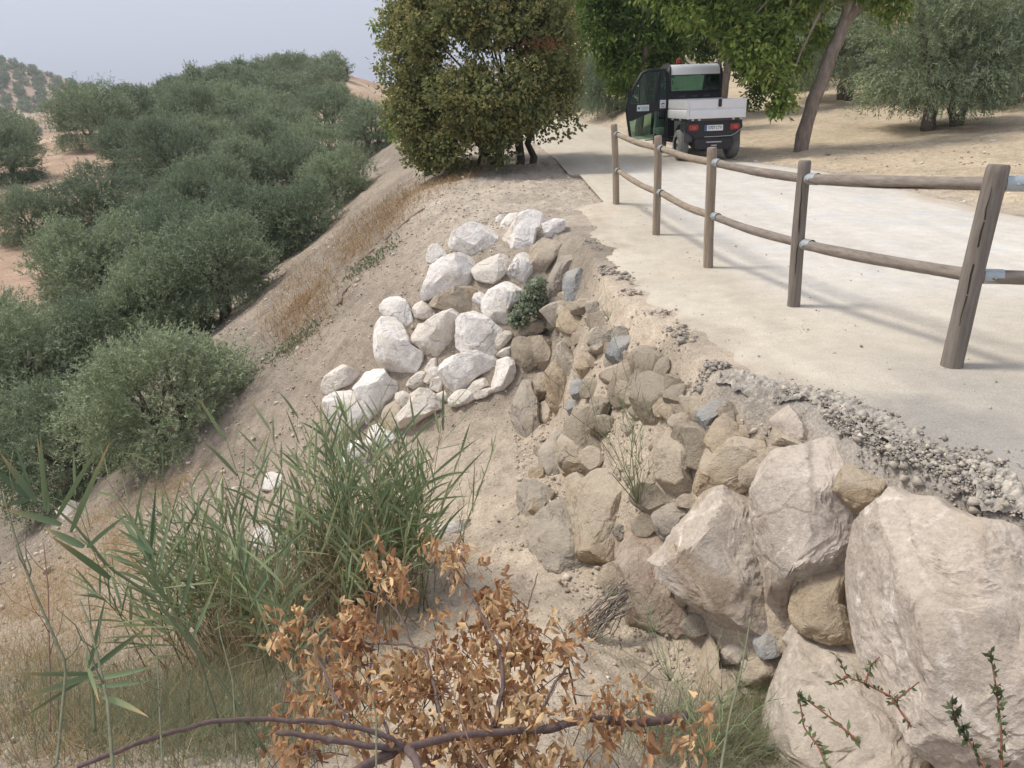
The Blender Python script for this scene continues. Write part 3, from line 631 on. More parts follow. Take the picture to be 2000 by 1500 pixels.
ORG = (0.6, 4.5, -1.5)
wall = empty('boulder_retaining_wall', ORG, 'collapsing dry stone wall of dusty tan boulders holding up the path', 'retaining wall')
wallst = [
 # zoom, material, level, outline, label
 (2,'tan',5,[(258,335),(262,210),(330,138),(400,158),(445,195),(402,252),(352,312),(342,352),(290,358)],None),
 (2,'greytan',5,[(328,562),(348,440),(368,340),(430,248),(492,198),(514,262),(472,342),(442,432),(432,532),(380,592)],'long grey slab standing on edge'),
 (2,'blue',5,[(455,492),(448,420),(478,343),(542,318),(553,400),(533,482),(500,522),(468,522)],'blue grey stone'),
 (2,'tan',5,[(198,680),(268,638),(330,598),(352,558),(388,578),(372,622),(332,683),(262,738),(203,722)],None),
 (2,'dusted',5,[(138,800),(158,718),(240,738),(300,718),(372,718),(362,802),(332,853),(252,903),(180,933),(148,880)],None),
 (2,'tan',4,[(398,602),(438,538),(502,548),(523,602),(480,643),(428,622)],None),
 (2,'dusted',4,[(498,540),(560,488),(622,478),(643,530),(580,573),(518,583)],None),
 (2,'tan',5,[(575,762),(555,718),(640,665),(722,645),(755,690),(732,745),(682,803),(618,793)],None),
 (2,'blue',5,[(698,782),(738,728),(862,708),(853,762),(812,833),(770,883),(738,862),(697,822)],'blue grey stone'),
 (2,'greytan',5,[(412,762),(440,748),(502,838),(543,920),(523,973),(488,983),(438,902)],None),
 (2,'orange',4,[(527,852),(560,828),(623,880),(602,933),(548,953)],None),
 (2,'blue',4,[(477,1032),(520,968),(582,978),(643,1010),(592,1063),(498,1073)],None),
 (2,'orange',5,[(367,872),(420,848),(472,930),(483,1032),(472,1163),(440,1193),(368,1173),(362,1100),(383,1000),(357,930)],'ochre stone'),
 (2,'tan',5,[(247,1012),(268,958),(330,928),(353,990),(353,1052),(310,1083),(263,1062)],None),
 (2,'greytan',5,[(127,1012),(148,948),(252,933),(273,1060),(303,1120),(303,1202),(333,1333),(280,1413),(228,1403),(198,1282),(158,1202),(147,1100)],'tall grey stone at the corner with the white pile'),
 (2,'blue',4,[(478,1082),(532,1088),(533,1132),(490,1183),(473,1142)],None),
 (2,'tan',5,[(287,1142),(330,1078),(383,1150),(373,1252),(330,1303),(308,1232)],None),
 (2,'greytan',5,[(317,1483),(348,1398),(388,1258),(440,1228),(463,1300),(458,1403),(432,1493),(338,1523)],None),
 (2,'dusted',5,[(448,1262),(498,1188),(568,1108),(660,1058),(722,1038),(743,1112),(702,1203),(653,1303),(683,1362),(642,1423),(588,1403),(498,1463),(458,1403)],None),
 (2,'dusted',5,[(737,1002),(798,918),(872,898),(903,960),(893,1043),(820,1103),(758,1113),(722,1062)],None),
 (2,'dusted',5,[(877,962),(950,928),(1042,970),(1093,1052),(1053,1143),(1042,1263),(960,1265),(898,1222),(882,1122)],None),
 (2,'tan',4,[(867,882),(930,858),(993,880),(962,923),(910,963),(882,932)],None),
 (2,'blue',5,[(1213,1162),(1280,1118),(1400,1073),(1443,1080),(1373,1163),(1303,1233),(1293,1288),(1238,1243)],'pale blue grey slab lying in the dust'),
 (2,'dark',4,[(1193,1242),(1230,1228),(1248,1270),(1220,1293)],'small dark stone'),
 (3,'tan',6,[(1013,388),(1078,278),(1150,208),(1300,178),(1442,198),(1498,290),(1493,403),(1455,433),(1390,453),(1252,493),(1180,513),(1118,493),(1038,432)],'overhanging boulder with dust on top'),
 (3,'tan',6,[(863,382),(878,220),(918,58),(1000,18),(1052,60),(1063,162),(1103,222),(1062,302),(1018,388),(1042,443),(1133,503),(1180,515),(1100,543),(1000,568),(928,532),(888,472)],None),
 (3,'greytan',5,[(817,682),(858,608),(930,558),(1000,568),(1103,540),(1063,603),(1012,683),(962,758),(898,753),(848,722)],None),
 (3,'pink',6,[(868,882),(958,798),(1018,680),(1098,558),(1180,518),(1260,498),(1330,518),(1442,558),(1402,650),(1442,760),(1473,880),(1493,960),(1503,1150),(1473,1293),(1420,1393),(1300,1363),(1200,1383),(1138,1302),(1128,1182),(1038,1112),(1018,1062),(928,982),(917,900)],'big cream slab leaning in the middle of the wall'),
 (3,'red',6,[(647,900),(658,700),(698,618),(802,638),(833,700),(903,780),(873,882),(923,960),(943,1082),(1023,1182),(1002,1253),(920,1323),(850,1363),(758,1322),(698,1232),(677,1082)],'reddish brown upright stone under the weed'),
 (3,'greytan',6,[(83,692),(128,638),(210,598),(238,518),(310,478),(333,560),(413,730),(403,832),(423,902),(390,948),(290,963),(218,933),(148,882),(107,782)],None),
 (3,'tan',6,[(317,420),(398,398),(440,438),(488,378),(552,368),(623,458),(663,560),(663,702),(642,863),(560,903),(440,933),(408,902),(418,802),(398,702),(338,572)],None),
 (3,'greytan',5,[(37,542),(58,438),(130,398),(202,398),(233,470),(212,562),(150,623),(98,643)],None),
 (3,'greytan',5,[(177,392),(188,280),(218,148),(280,88),(313,130),(303,262),(323,332),(252,443),(208,453)],None),
 (3,'tan',5,[(308,252),(328,128),(420,88),(523,148),(533,300),(543,352),(460,383),(370,393),(328,372)],None),
 (3,'tan',4,[(457,1102),(558,928),(642,888),(663,1000),(602,1053),(540,1133)],None),
 (3,'greytan',4,[(990,1252),(1028,1185),(1133,1228),(1143,1302),(1062,1335),(1005,1313)],None),
 (3,'pink',4,[(1386,652),(1448,558),(1473,560),(1463,642),(1443,763),(1398,702)],None),
 (4,'pink',5,[(262,197),(308,143),(350,136),(392,180),(432,240),(463,290),(508,328),(440,313),(360,283),(298,243)],'pinkish white stone resting on the broken edge'),
 (4,'tan',5,[(238,252),(290,238),(420,298),(503,330),(440,348),(330,323),(258,323)],None),
 (4,'tan',5,[(242,392),(248,338),(330,323),(433,350),(402,373),(330,393),(268,413)],None),
 (4,'pink',6,[(217,562),(222,450),(258,408),(420,368),(520,338),(562,350),(603,450),(593,560),(623,620),(703,680),(713,740),(683,812),(562,912),(442,1002),(393,1102),(312,1243),(268,1182),(237,1042),(257,960),(212,832),(197,720)],'tall pinkish slab with rubble stuck to its top'),
 (4,'orange',5,[(572,532),(618,448),(680,412),(722,458),(802,443),(813,540),(803,602),(863,612),(822,658),(740,663),(638,633),(587,602)],'ochre block jutting out from under the asphalt'),
 (4,'orange',5,[(377,1112),(398,1038),(458,978),(560,908),(642,893),(633,960),(612,1022),(603,1092),(642,1140),(673,1202),(653,1263),(560,1268),(478,1242),(398,1182)],'rounded yellow stone wedged between the slabs'),
 (4,'pink',6,[(622,1000),(638,898),(698,758),(778,698),(858,638),(890,597),(960,638),(1040,648),(1100,658),(1160,708),(1260,748),(1380,768),(1500,828),(1720,850),(1950,1000),(2050,1400),(1900,1750),(1500,1950),(1150,1800),(1000,1640),(858,1522),(758,1402),(688,1302),(667,1202),(637,1100)],'largest smooth boulder of the wall, crossed by white veins'),
 (8,'pink',6,[(667,872),(698,738),(738,678),(798,538),(838,458),(898,408),(1000,357),(1100,358),(1182,388),(1233,458),(1333,588),(1453,658),(1503,800),(1453,1000),(1303,1083),(900,1083),(698,962)],'pink and white mottled boulder lowest in the wall'),
 (8,'blue',5,[(662,362),(690,333),(760,333),(803,380),(813,443),(750,463),(698,432)],'small blue grey stone'),
 (8,'pink',5,[(828,372),(888,278),(960,308),(1003,350),(930,393),(870,423),(838,392)],None),
 (8,'tan',4,[(797,382),(830,363),(863,420),(830,463),(808,442)],None),
 (8,'pink',4,[(497,462),(560,398),(620,388),(653,440),(620,483),(538,493)],None),
 (8,'tan',5,[(630,482),(720,458),(803,468),(813,520),(760,583),(700,603),(630,562)],None),
 (8,'tan',5,[(407,562),(428,418),(468,368),(513,470),(483,560),(600,540),(643,620),(560,723),(437,733)],None),
]
for zid, mt, lv, pts, lb in wallst:
    big = lv == 6
    o = boulder('boulder', zid, pts, mt, wall, ORG, lift=.2 if big else .25, level=(7 if lb and 'largest' in lb else max(lv, 5)), thick=.55 if big else .8, cuts=9, rn=.06 if big else .06, face=.42, sharp=38, grow=1.15)
    if lb: o['label'] = lb

# rubble filling the gaps between the big stones
g3 = np.random.default_rng(808)
quad = [(1010, 560), (1150, 590), (1260, 680), (1420, 800), (1520, 880), (1560, 960), (1480, 1000), (1300, 1260), (1080, 1120), (1040, 960), (1010, 760)]
def inside(u, v):
    c = False; n = len(quad); j = n - 1
    for i in range(n):
        a, b = quad[i], quad[j]
        if (a[1] > v) != (b[1] > v) and u < (b[0] - a[0]) * (v - a[1]) / (b[1] - a[1]) + a[0]: c = not c
        j = i
    return c
k = 0
band = [(1105, 575), (1180, 640), (1250, 720), (1330, 790), (1420, 850), (1490, 900)]
while k < 190:
    u, v = g3.uniform(1000, 1560), g3.uniform(560, 1260)
    if k >= 95:
        a_, b_ = band[int(g3.integers(0, 5))], None; u, v = a_[0] + g3.uniform(-30, 95), a_[1] + g3.uniform(-20, 95)
    if not inside(u, v): continue
    k += 1; r = min(g3.lognormal(math.log(13 if k < 95 else 19), .45), 40) * np.interp(v, [560, 1200], [.8, 1.35]); a0 = g3.uniform(0, 6.28); el = g3.uniform(.55, 1.0); rot = g3.uniform(0, 3.14)
    pts = []
    for j in range(9):
        a = a0 + j * 2 * math.pi / 9; rr = r * g3.uniform(.75, 1.2); x, y = rr * math.cos(a), rr * el * math.sin(a)
        pts.append((u + x * math.cos(rot) - y * math.sin(rot), v + x * math.sin(rot) + y * math.cos(rot)))
    boulder('stone', 0, pts, ['tan', 'dusted', 'greytan', 'orange', 'dusted', 'tan'][int(g3.integers(0, 6))], wall, ORG, lift=.05, level=3, cuts=4, rn=.07)
# ------------------------------------------------------------------ trees
def ball(n, g): 
    d = nrm(g.standard_normal((n, 3))); return d
def limb(P0, P1, bend, k=6, g=rng):
    t = np.linspace(0, 1, k)[:, None]; P = P0[None] * (1 - t) + P1[None] * t
    P = P + np.asarray(bend)[None] * (4 * t * (1 - t)); P[1:-1] += g.standard_normal((k - 2, 3)) * .03 * np.linalg.norm(P1 - P0); return P
def olive_meshes(seed, lod=0):
    """crown of fine upright shoots on rounded masses, gnarled double trunk; about 4.6 m wide, 3.9 m high"""
    g = np.random.default_rng(seed)
    nb = 34; cen = []
    for k in range(nb):
        az = k * 2.4 + g.uniform(-.4, .4); el = g.uniform(-.75, 1.25)
        r = g.uniform(.75, 1.15)
        cen.append((r * 1.5 * math.cos(el) * math.cos(az), r * 1.5 * math.cos(el) * math.sin(az), 1.62 + 1.15 * math.sin(el) * r, g.uniform(.5, .85)))
    cen.append((0, 0, 2.0, 1.2)); cen += [(1.25 * math.cos(a_), 1.25 * math.sin(a_), .85 + .2 * math.sin(3 * a_), .62) for a_ in np.linspace(0, 6.28, 13)]; cen.append((0, 0, 1.4, 1.2)); cen = np.array(cen)
    ns, nl, ll, lw = ((4300, 15, .095, .024), (1300, 12, .16, .05), (420, 9, .28, .11))[lod]
    k = g.integers(0, len(cen), ns); d = ball(ns, g); d[:, 2] = np.where(d[:, 2] < -.5, -d[:, 2], d[:, 2])
    base = cen[k, :3] + d * (cen[k, 3] * g.uniform(.35, .95, ns) ** .6)[:, None] * np.array([1, 1, .9])
    out = nrm(base - np.array([0, 0, 1.6]))
    sd = nrm(out * .55 + np.array([0, 0, .75])[None] + g.standard_normal((ns, 3)) * .38)
    low = base[:, 2] < 1.2; sd[low] = nrm(out[low] * .7 + np.array([0, 0, -.35]) + g.standard_normal((low.sum(), 3)) * .4)
    sl = g.uniform(.22, .55, ns) * np.where((base[:, 2] > 1.7) & (g.uniform(size=ns) < .35), 1.6, 1.0)
    t = g.uniform(.05, 1, (ns, nl))
    P = (base[:, None] + sd[:, None] * (sl[:, None] * t)[..., None] - np.array([0, 0, 1])[None, None] * (.10 * t ** 2)[..., None]).reshape(-1, 3)
    D = np.repeat(sd, nl, 0) * .75 + g.standard_normal((ns * nl, 3)) * .55
    hue = np.repeat(g.uniform(0, 1, ns), nl)[:, None]; v = (g.uniform(.8, 1.2, (ns, nl)) * (.85 + .5 * t)).reshape(-1, 1)  # paler toward shoot tips: young growth, plus sunlit tops put into the colour
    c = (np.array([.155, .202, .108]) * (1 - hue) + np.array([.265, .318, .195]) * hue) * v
    silver = (g.uniform(size=ns) < .05).repeat(nl); c[silver] = np.array([.27, .29, .24])
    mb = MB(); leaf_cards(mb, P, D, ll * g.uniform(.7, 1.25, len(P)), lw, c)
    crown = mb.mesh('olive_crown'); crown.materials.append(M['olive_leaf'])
    mb = MB(); bark = np.array([.15, .125, .10])
    n = 8 if lod == 0 else 5
    for sgn in (-1, 1):
        a = np.array([sgn * .09, 0, -.3]); b = np.array([sgn * .32, g.uniform(-.2, .2), .95])
        add_tube(mb, limb(a, b, (0, 0, 0), 6, g), np.linspace(.17, .09, 6), n, bark, wob=.12)
        for j in range(4 if lod == 0 else 2):
            e = np.array([sgn * g.uniform(.2, 1.2), g.uniform(-1, 1), g.uniform(1.7, 2.8)])
            add_tube(mb, limb(b - [0, 0, .05], e, (0, 0, .1), 6, g), np.linspace(.075, .02, 6), 5, bark, wob=.1)
    trunk = mb.mesh('olive_trunk', smooth=True); trunk.materials.append(M['bark'])
    return crown, trunk
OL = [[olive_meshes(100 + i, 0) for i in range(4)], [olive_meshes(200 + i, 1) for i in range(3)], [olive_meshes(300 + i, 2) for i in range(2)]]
ocount = [0]
def olive(x, y, width, label, group, lod=0, z=None, hs=1.0):
    i = ocount[0]; ocount[0] += 1
    cr, tr = OL[lod][i % len(OL[lod])]
    s = width / 4.4; z = float(height(x, y)) if z is None else z
    e = empty('olive_tree', (x, y, z - (.5 if 'trunk' not in label else -.18) * s), label, 'olive tree', group, rz=i * 2.17)
    e.scale = (s * random.uniform(.93, 1.07), s * random.uniform(.93, 1.07), s * hs * random.uniform(.92, 1.05))
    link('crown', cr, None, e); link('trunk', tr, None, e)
    return e
GL = 'olive trees of the grove on the left hillside'
near = [  # foot pixel, crown width px, label
 (192, 286, 165, 'rounded olive tree with bare ploughed soil at its left foot'),
 (340, 366, 175, 'olive tree above the brown gap in the middle of the grove'),
 (72, 266, 110, 'olive tree behind the curved plough lines on the left'),
 (10, 356, 150, 'dark olive tree cut by the left picture edge, beside the ploughed patch'),
 (70, 470, 140, 'compact olive tree standing right of the bare red soil at the left edge'),
 (592, 480, 205, 'olive tree against the dry grass of the bank, halfway up'),
 (668, 400, 165, 'olive tree touching the bank just above the straw coloured grass'),
 (735, 300, 165, 'olive tree at the top of the bank beside the big bush tree'),
 (440, 625, 265, 'olive tree with its dark bare trunk showing at the foot of the bank'),
 (512, 534, 225, 'olive tree second from the bare trunk, going up the bank'),
 (215, 455, 190, 'olive tree between the red soil patch and the centre of the grove'),
 (470, 400, 185, 'tall olive tree in the centre of the grove'),
 (225, 610, 260, 'broad olive tree in front of the red soil at the left'),
 (340, 850, 285, 'pale silvery olive tree nearest to the reeds'),
 (150, 945, 330, 'largest olive tree, lowest on the left behind the reed tips'),
 (15, 735, 220, 'olive tree half cut off by the left picture edge, mid height'),
 (382, 268, 145, 'olive tree right of the rounded one over the ploughed soil'),
 (-60, 880, 300, 'olive crown poking in at the lower left picture edge'),
 (345, 500, 200, 'olive tree in the second row behind the broad one'),
 (560, 300, 150, 'olive tree high in the grove below the ridge'),
 (640, 260, 140, 'olive tree below the ridge, left of the big bush tree'),
 (480, 270, 140, 'olive tree under the middle of the ridge line'),
 (180, 585, 200, 'olive tree right below the bare red soil at the left edge'),
 (300, 570, 215, 'olive tree in the thick of the grove above the broad one'),
 (395, 575, 215, 'olive tree left of the one with the bare trunk'),
 (245, 745, 270, 'olive tree squeezed between the broad one and the silvery one'),
 (70, 810, 290, 'olive tree above the largest one at the left'),
 (335, 700, 240, 'olive tree just left below the bare trunk'),
 (420, 470, 190, 'olive tree behind the bare trunk tree, one row up'),
 (590, 395, 175, 'olive tree on the upper bank, third from the big bush tree'),
 (620, 340, 160, 'olive tree second from the top of the bank'),
 (400, 330, 150, 'olive tree above the brown gap, right of its neighbour'),
 (275, 335, 145, 'olive tree left of the brown gap'),
 (530, 335, 160, 'olive tree halfway between the ridge and the bank'),
]
placed = []
for u, v, w, lb in near:
    p = hit(u, v); d = np.linalg.norm(p - EYEP); wd = min(max(.92 * w * d / FPX, 2.6), 5.6)
    placed.append((p[0], p[1], wd)); olive(p[0], p[1], wd, lb, GL, 0)
g4 = np.random.default_rng(42)
def clear(x, y, r): return all((x - a) ** 2 + (y - b) ** 2 > (r + .35 * c) ** 2 for a, b, c in placed)
def pix(p):
    d = np.asarray(p) - EYEP; w = d @ _f; return 1000 + FPX * (d @ _r) / w, 750 - FPX * (d @ _u) / w
rows = {}
ORD = ['first', 'second', 'third', 'fourth', 'fifth', 'sixth', 'seventh', 'eighth', 'ninth', 'tenth', 'eleventh', 'twelfth', 'thirteenth', 'fourteenth', 'fifteenth', 'sixteenth', 'seventeenth', 'eighteenth', 'nineteenth', 'twentieth', 'twenty first', 'twenty second', 'twenty third', 'twenty fourth']
def name_rows(rows, fmt):
    for r, k in enumerate(sorted(rows)):
        for n, (u, e) in enumerate(sorted(rows[k], key=lambda q: q[0])): e['label'] = fmt.format(ORD[min(n, 23)], ORD[min(r, 23)])
for j in range(0, 19):
    for i in range(0, 20):
        y = 19 + j * 4.9 + g4.uniform(-.7, .7); x = -.19 * y - 2.0 - i * 4.7 + g4.uniform(-.8, .8) - (j % 2) * 2.6
        z = float(height(x, y))
        if y < 30 and x > -12: continue
        if y < 62 and x > -.19 * y - 3: continue
        if not clear(x, y, 1.75): continue
        u, v = pix((x, y, z + 1.5))
        if u < -90 or v > 900: continue
        ug, vg = pix((x, y, z))
        if 40 < ug < 190 and 255 < vg < 440 or 30 < u < 200 and 240 < v < 400: continue            # the ploughed gap
        if -30 < ug < 75 and 420 < vg < 660: continue
        e = olive(x, y, g4.uniform(3.4, 4.6), 'olive tree', GL if y < 78 else 'olive trees on the ridge of the left hill', 0 if y < 45 else 1)
        rows.setdefault(j, []).append((u, e))
        placed.append((x, y, 4.6))
name_rows(rows, 'olive tree {} from the left in the {} back row climbing the left hill')
rows = {}
# the far hill at the left edge
for j in range(17):
    for i in range(23):
        x = -335 + i * 8.5 + g4.uniform(-1.5, 1.5) + (j % 2) * 6; y = 315 + j * 7.5 + g4.uniform(-1.5, 1.5)
        z = float(height(x, y)); u, v = pix((x, y, z + 2))
        if u < -15 or u > 190 or v > 215 or z < -6: continue
        rows.setdefault(j, []).append((u, olive(x, y, g4.uniform(4.6, 6.2), 'olive tree', 'olive trees on the far hill at the left edge', 2)))
name_rows(rows, 'tiny olive tree {} from the left in the {} dotted row of the far hill')
rows = {}
# the orchard on the right
GR = 'olive trees of the orchard on the right'
right = [
 (1815, 252, 300, 'nearest orchard olive tree with a dark straight trunk'),
 (1868, 247, 190, 'olive tree with a short leaning trunk just behind the nearest one'),
 (1648, 196, 210, 'olive tree with a thick pale trunk right of the leaning tree'),
 (1985, 205, 260, 'olive tree at the right picture edge behind the nearest ones'),
 (1128, 205, 105, 'olive bush left of the track beyond the truck'),
 (1195, 218, 130, 'dark olive bush beside the white truck door, beyond the track'),
 (1545, 172, 120, 'olive tree behind the hanging green branch'),
]
for u, v, w, lb in right:
    p = hit(u, v); d = np.linalg.norm(p - EYEP); wd = w * d / FPX
    placed.append((p[0], p[1], wd)); olive(p[0], p[1], min(max(wd, 2.6), 6), lb, GR, 0, hs=1.12)
for j in range(8):
    for i in range(11):
        y = 27 + j * 6.6 + g4.uniform(-.8, .8); x = 2.5 + .11 * y + i * 6.3 + g4.uniform(-.8, .8) + (j % 2) * 3
        if x > y * .78 or not clear(x, y, 2.6): continue
        if y < 33 and x < 8: continue
        u_, v_ = pix((x, y, float(height(x, y)) + 1.5))
        if y > 52 and (1740 < u_ < 1905 or 1165 < u_ < 1215): continue      # bare hillside shows here
        placed.append((x, y, 4.6))
        rows.setdefault(j, []).append((u_, olive(x, y, g4.uniform(4.2, 5.4), 'olive tree', GR, 0 if y < 48 else 1)))

name_rows(rows, 'orchard olive tree {} from the left in the {} back row on the right hillside')
def crown_cards(blobs, n, ll, lw, cols, g, droop=0.0, spread=.9, cluster=6, fill=(.55, 1.0), up=.1):
    """leaves in little sprays spread through rounded masses"""
    blobs = np.array(blobs, float); nc = n // cluster
    wgt = blobs[:, 3] ** 2; k = g.choice(len(blobs), nc, p=wgt / wgt.sum())
    d = ball(nc, g); R = blobs[k, 3] * g.uniform(*fill, nc)
    sq = np.stack([np.ones(nc), np.ones(nc), np.full(nc, .85)], -1)
    base = blobs[k, :3] + d * R[:, None] * sq
    sd = nrm(d * spread + g.standard_normal((nc, 3)) * .5 + np.array([0, 0, up - droop]))
    P = np.repeat(base, cluster, 0) + g.standard_normal((nc * cluster, 3)) * ll * .55
    D = np.repeat(sd, cluster, 0) + g.standard_normal((nc * cluster, 3)) * .6 + np.array([0, 0, -droop])
    cols = np.array(cols); ci = np.repeat(g.integers(0, len(cols), nc), cluster)
    c = cols[ci] * g.uniform(.8, 1.2, (nc * cluster, 1))
    mb = MB(); leaf_cards(mb, P, D, ll * g.uniform(.7, 1.3, len(P)), lw * g.uniform(.8, 1.2, len(P)), c, fold=.15)
    return mb, base
# the big bush tree at the head of the bank
g = np.random.default_rng(7)
tb = hit(1008, 322); tb[2] = float(height(tb[0], tb[1]))
bush = empty('bush_tree', tb, 'wide dark bush tree with yellowish brown blossom at the head of the bank', 'tree')
bl = []
for k in range(210):
    az = g.uniform(0, 2 * math.pi) if k < 140 else g.uniform(math.pi * .95, math.pi * 2.05); h = g.uniform(.45, 5.3)
    prof = np.interp(h, [.3, .9, 1.8, 2.8, 3.6, 4.4, 5.4], [1.4, 2.05, 2.45, 2.2, 1.75, 1.35, .6])
    r = prof * g.uniform(.5, 1.0) ** .6 - .25
    x, y = r * .93 * math.cos(az) - .62 - (.2 if h < 1.3 else 0) , r * math.sin(az)
    if h < 1.0 and x > 1.2: x *= .8
    x = min(x, .8 + .1 * g.uniform())
    # lower masses hang over the falling bank on the left
    zz = h - (.5 if x < -1 else 0) * max(0, 1.4 - h)
    if h < .72 and -.2 < x < .9 and y < .6: continue
    bl.append((x, y, zz, g.uniform(.34, .66)))
for (x, y, z_) in ((.9, -1.2, .95), (.4, -1.4, 1.05), (-.2, -1.5, .9), (.8, -.6, 1.4), (.1, -1.0, 1.3), (-.8, -1.3, .7), (-1.4, -1.1, .5), (-1.8, -.7, .35)): bl.append((x, y, z_, .5))
mb, base = crown_cards(bl, 100000, .092, .060, [(.24, .27, .11), (.31, .32, .13), (.38, .355, .15), (.26, .265, .115)], g, .15, .8, 7, (.25, 1.0))
# blossom: ochre sprays on the outer, upper side of each mass
b2 = np.array(bl); k = g.integers(0, len(b2), 4200); d = ball(4200, g); d[:, 2] = np.abs(d[:, 2]) * 1.0
pos = b2[k, :3] + nrm(d) * (b2[k, 3] * 1.03)[:, None]
P = np.repeat(pos, 6, 0) + g.standard_normal((4200 * 6, 3)) * .04
leaf_cards(mb, P, g.standard_normal((len(P), 3)) + [0, 0, .4], .055, .036, np.array([.42, .34, .14])[None] * g.uniform(.7, 1.3, (len(P), 1)))
fol = mb.build('crown', M['bush_leaf'], bush)
mb = MB(); pp = np.array([.55, -1.9, 2.35]) + g.standard_normal((160, 3)) * [.22, .1, .06]
leaf_cards(mb, pp, g.standard_normal((160, 3)), .06, .03, (.24, .075, .05)); mb.build('reddened_leaves', M['bush_leaf'], bush)
mb = MB(); bk = np.array([.085, .07, .055])
for (a, b, r0) in (((.05, 0, -.3), (.1, .3, 1.5), .11), ((.32, .05, -.3), (.4, .4, 1.5), .09), ((-.25, -.1, -.35), (-.55, .1, 1.4), .12), ((-.4, .1, -.4), (-1.2, .2, 1.2), .09), ((-.9, -.15, -.25), (-.6, -.2, .7), .05)):
    add_tube(mb, limb(np.array(a), np.array(b), (0, 0, .05), 6, g), np.linspace(r0, r0 * .5, 6), 8, bk, wob=.08)
mb.build('trunk', M['bark'], bush, smooth=True)
mb = MB()
for k in range(26):
    b = b2[g.integers(0, len(b2))]; s = np.array([b[0] * .2, b[1] * .2, 1.0 + .3 * b[2] * .5])
    add_tube(mb, limb(s, b[:3], (0, 0, .1), 5, g), np.linspace(.026, .008, 5), 5, bk)
mb.build('branches', M['bark'], bush, smooth=True)

# green roadside trees
def road_tree(label, u, v, trunk_px, blobs, n, seed, r0, dist=None, cols=None, ll=.15, extra=None, drp=.45):
    g = np.random.default_rng(seed); p = hit(u, v) if dist is None else at(u, v, dist)
    z = float(height(p[0], p[1])); p = np.array([p[0], p[1], z])
    e = empty('roadside_tree', p, label, 'tree', 'green trees beside the track')
    d = np.linalg.norm(p - EYEP); sc = d / FPX
    pts = [np.array([0, 0, -.3])]
    for (du, dv, dy) in trunk_px: pts.append(np.array([du * sc, dy, dv * sc]))
    P = np.array(pts); k = len(P)
    tt = np.linspace(0, k - 1, 4 * k); Q = np.stack([np.interp(tt, range(k), P[:, i]) for i in range(3)], -1)
    Q[1:] += g.standard_normal((len(Q) - 1, 3)) * .008
    mb = MB(); bk = np.array([.235, .195, .16]); add_tube(mb, Q, np.linspace(r0, r0 * .55, len(Q)), 10, bk, wob=.05)
    tr = mb.build('trunk', M['bark'], e, smooth=True)
    B = [(a * sc, yy, b * sc, r * sc) for (a, b, yy, r) in blobs]
    cols = cols or [(.175, .255, .064), (.22, .305, .08), (.125, .195, .052), (.30, .365, .10)]
    mb, _ = crown_cards(B, int(n * 1.5), ll, ll * .42, cols, g, drp, .6, 7, (.25, 1.05))
    cr = mb.build('crown', M['green_leaf'], e)
    mb = MB(); top = P[-1]
    for b in B[::2]:
        s = Q[int(len(Q) * g.uniform(.62, .98))]
        add_tube(mb, limb(s, np.array(b[:3]), (0, 0, .12), 6, g), np.linspace(r0 * .35, .012, 6), 6, bk)
    mb.build('branches', M['bark'], e, smooth=True)
    return e, tr, sc, g, P
# leaning tree with sawn stubs
blobs = [(-60,190,0,42),(-110,200,.2,45),(-170,240,.3,50),(-220,262,.3,46),(-30,240,.2,50),(20,270,0,50),(90,255,0,42),(130,225,0,30),(-95,150,-.3,34),(-60,120,-.4,26),(-50,90,-.5,20),(-62,75,-.5,14),
         (-125,180,-.2,30),(-215,225,-.2,30),(60,300,.3,60),(-60,310,.3,70),(-160,300,.4,70),(-250,290,.5,55),(20,190,.3,22),(-10,150,.3,20),(-55,160,.5,26),(160,260,0,24),(110,300,0,40)]
e, tr, sc, g, P = road_tree('leaning roadside tree with sawn off branch stubs right of the truck', 1562, 297, [(0, 0, 0), (14, 80, 0), (38, 160, 0), (58, 215, 0), (55, 265, 0), (40, 330, .1), (25, 420, .2)], blobs, 15500, 55, .17)
for (a, b) in (((56, 205), (82, 232)), ((52, 200), (66, 226))):
    mb = MB(); A = np.array([a[0] * sc, 0, a[1] * sc]); Bq = np.array([b[0] * sc, -.12, b[1] * sc])
    add_tube(mb, np.linspace(A, Bq, 5), np.linspace(.10, .075, 5), 10, (.19, .155, .125)); st = mb.build('sawn_stub', M['bark'], e, smooth=True, sharp=40)
    mb = MB(); dd = nrm(Bq - A); add_tube(mb, np.stack([Bq - dd * .004, Bq + dd * .006]), [.062, .060], 12, (.62, .45, .26)); mb.build('cut_face', M['bark'], st)
mb = MB(); pp = np.array([130 * sc, -.4, 205 * sc]) + np.random.default_rng(2).standard_normal((34, 3)) * [.2, .1, .22]
leaf_cards(mb, pp, np.random.default_rng(3).standard_normal((34, 3)) + [0, 0, -1.2], .10, .04, (.50, .38, .22)); mb.build('withered_leaves', M['dry_leaf'], e)
road_tree('roadside tree whose pale trunk rises just behind the truck', 1408, 232, [(0, 0, 0), (3, 50, 0), (8, 100, 0), (12, 150, 0), (14, 220, 0)],
          [(-60,135,.6,36),(-110,140,.6,36),(-20,120,.6,36),(30,110,.5,40),(60,80,.8,34),(80,50,.9,26),(50,140,.3,44),(-60,180,.3,60),(20,200,.3,60),(-140,190,.4,55),(90,190,.5,50),(-100,240,.5,60),(10,260,.5,60),(-150,110,.5,28),(100,120,.6,34),(70,25,1.0,22)], 15000, 56, .15, cols=[(.14, .215, .054), (.175, .25, .064), (.105, .165, .046), (.235, .29, .08)])
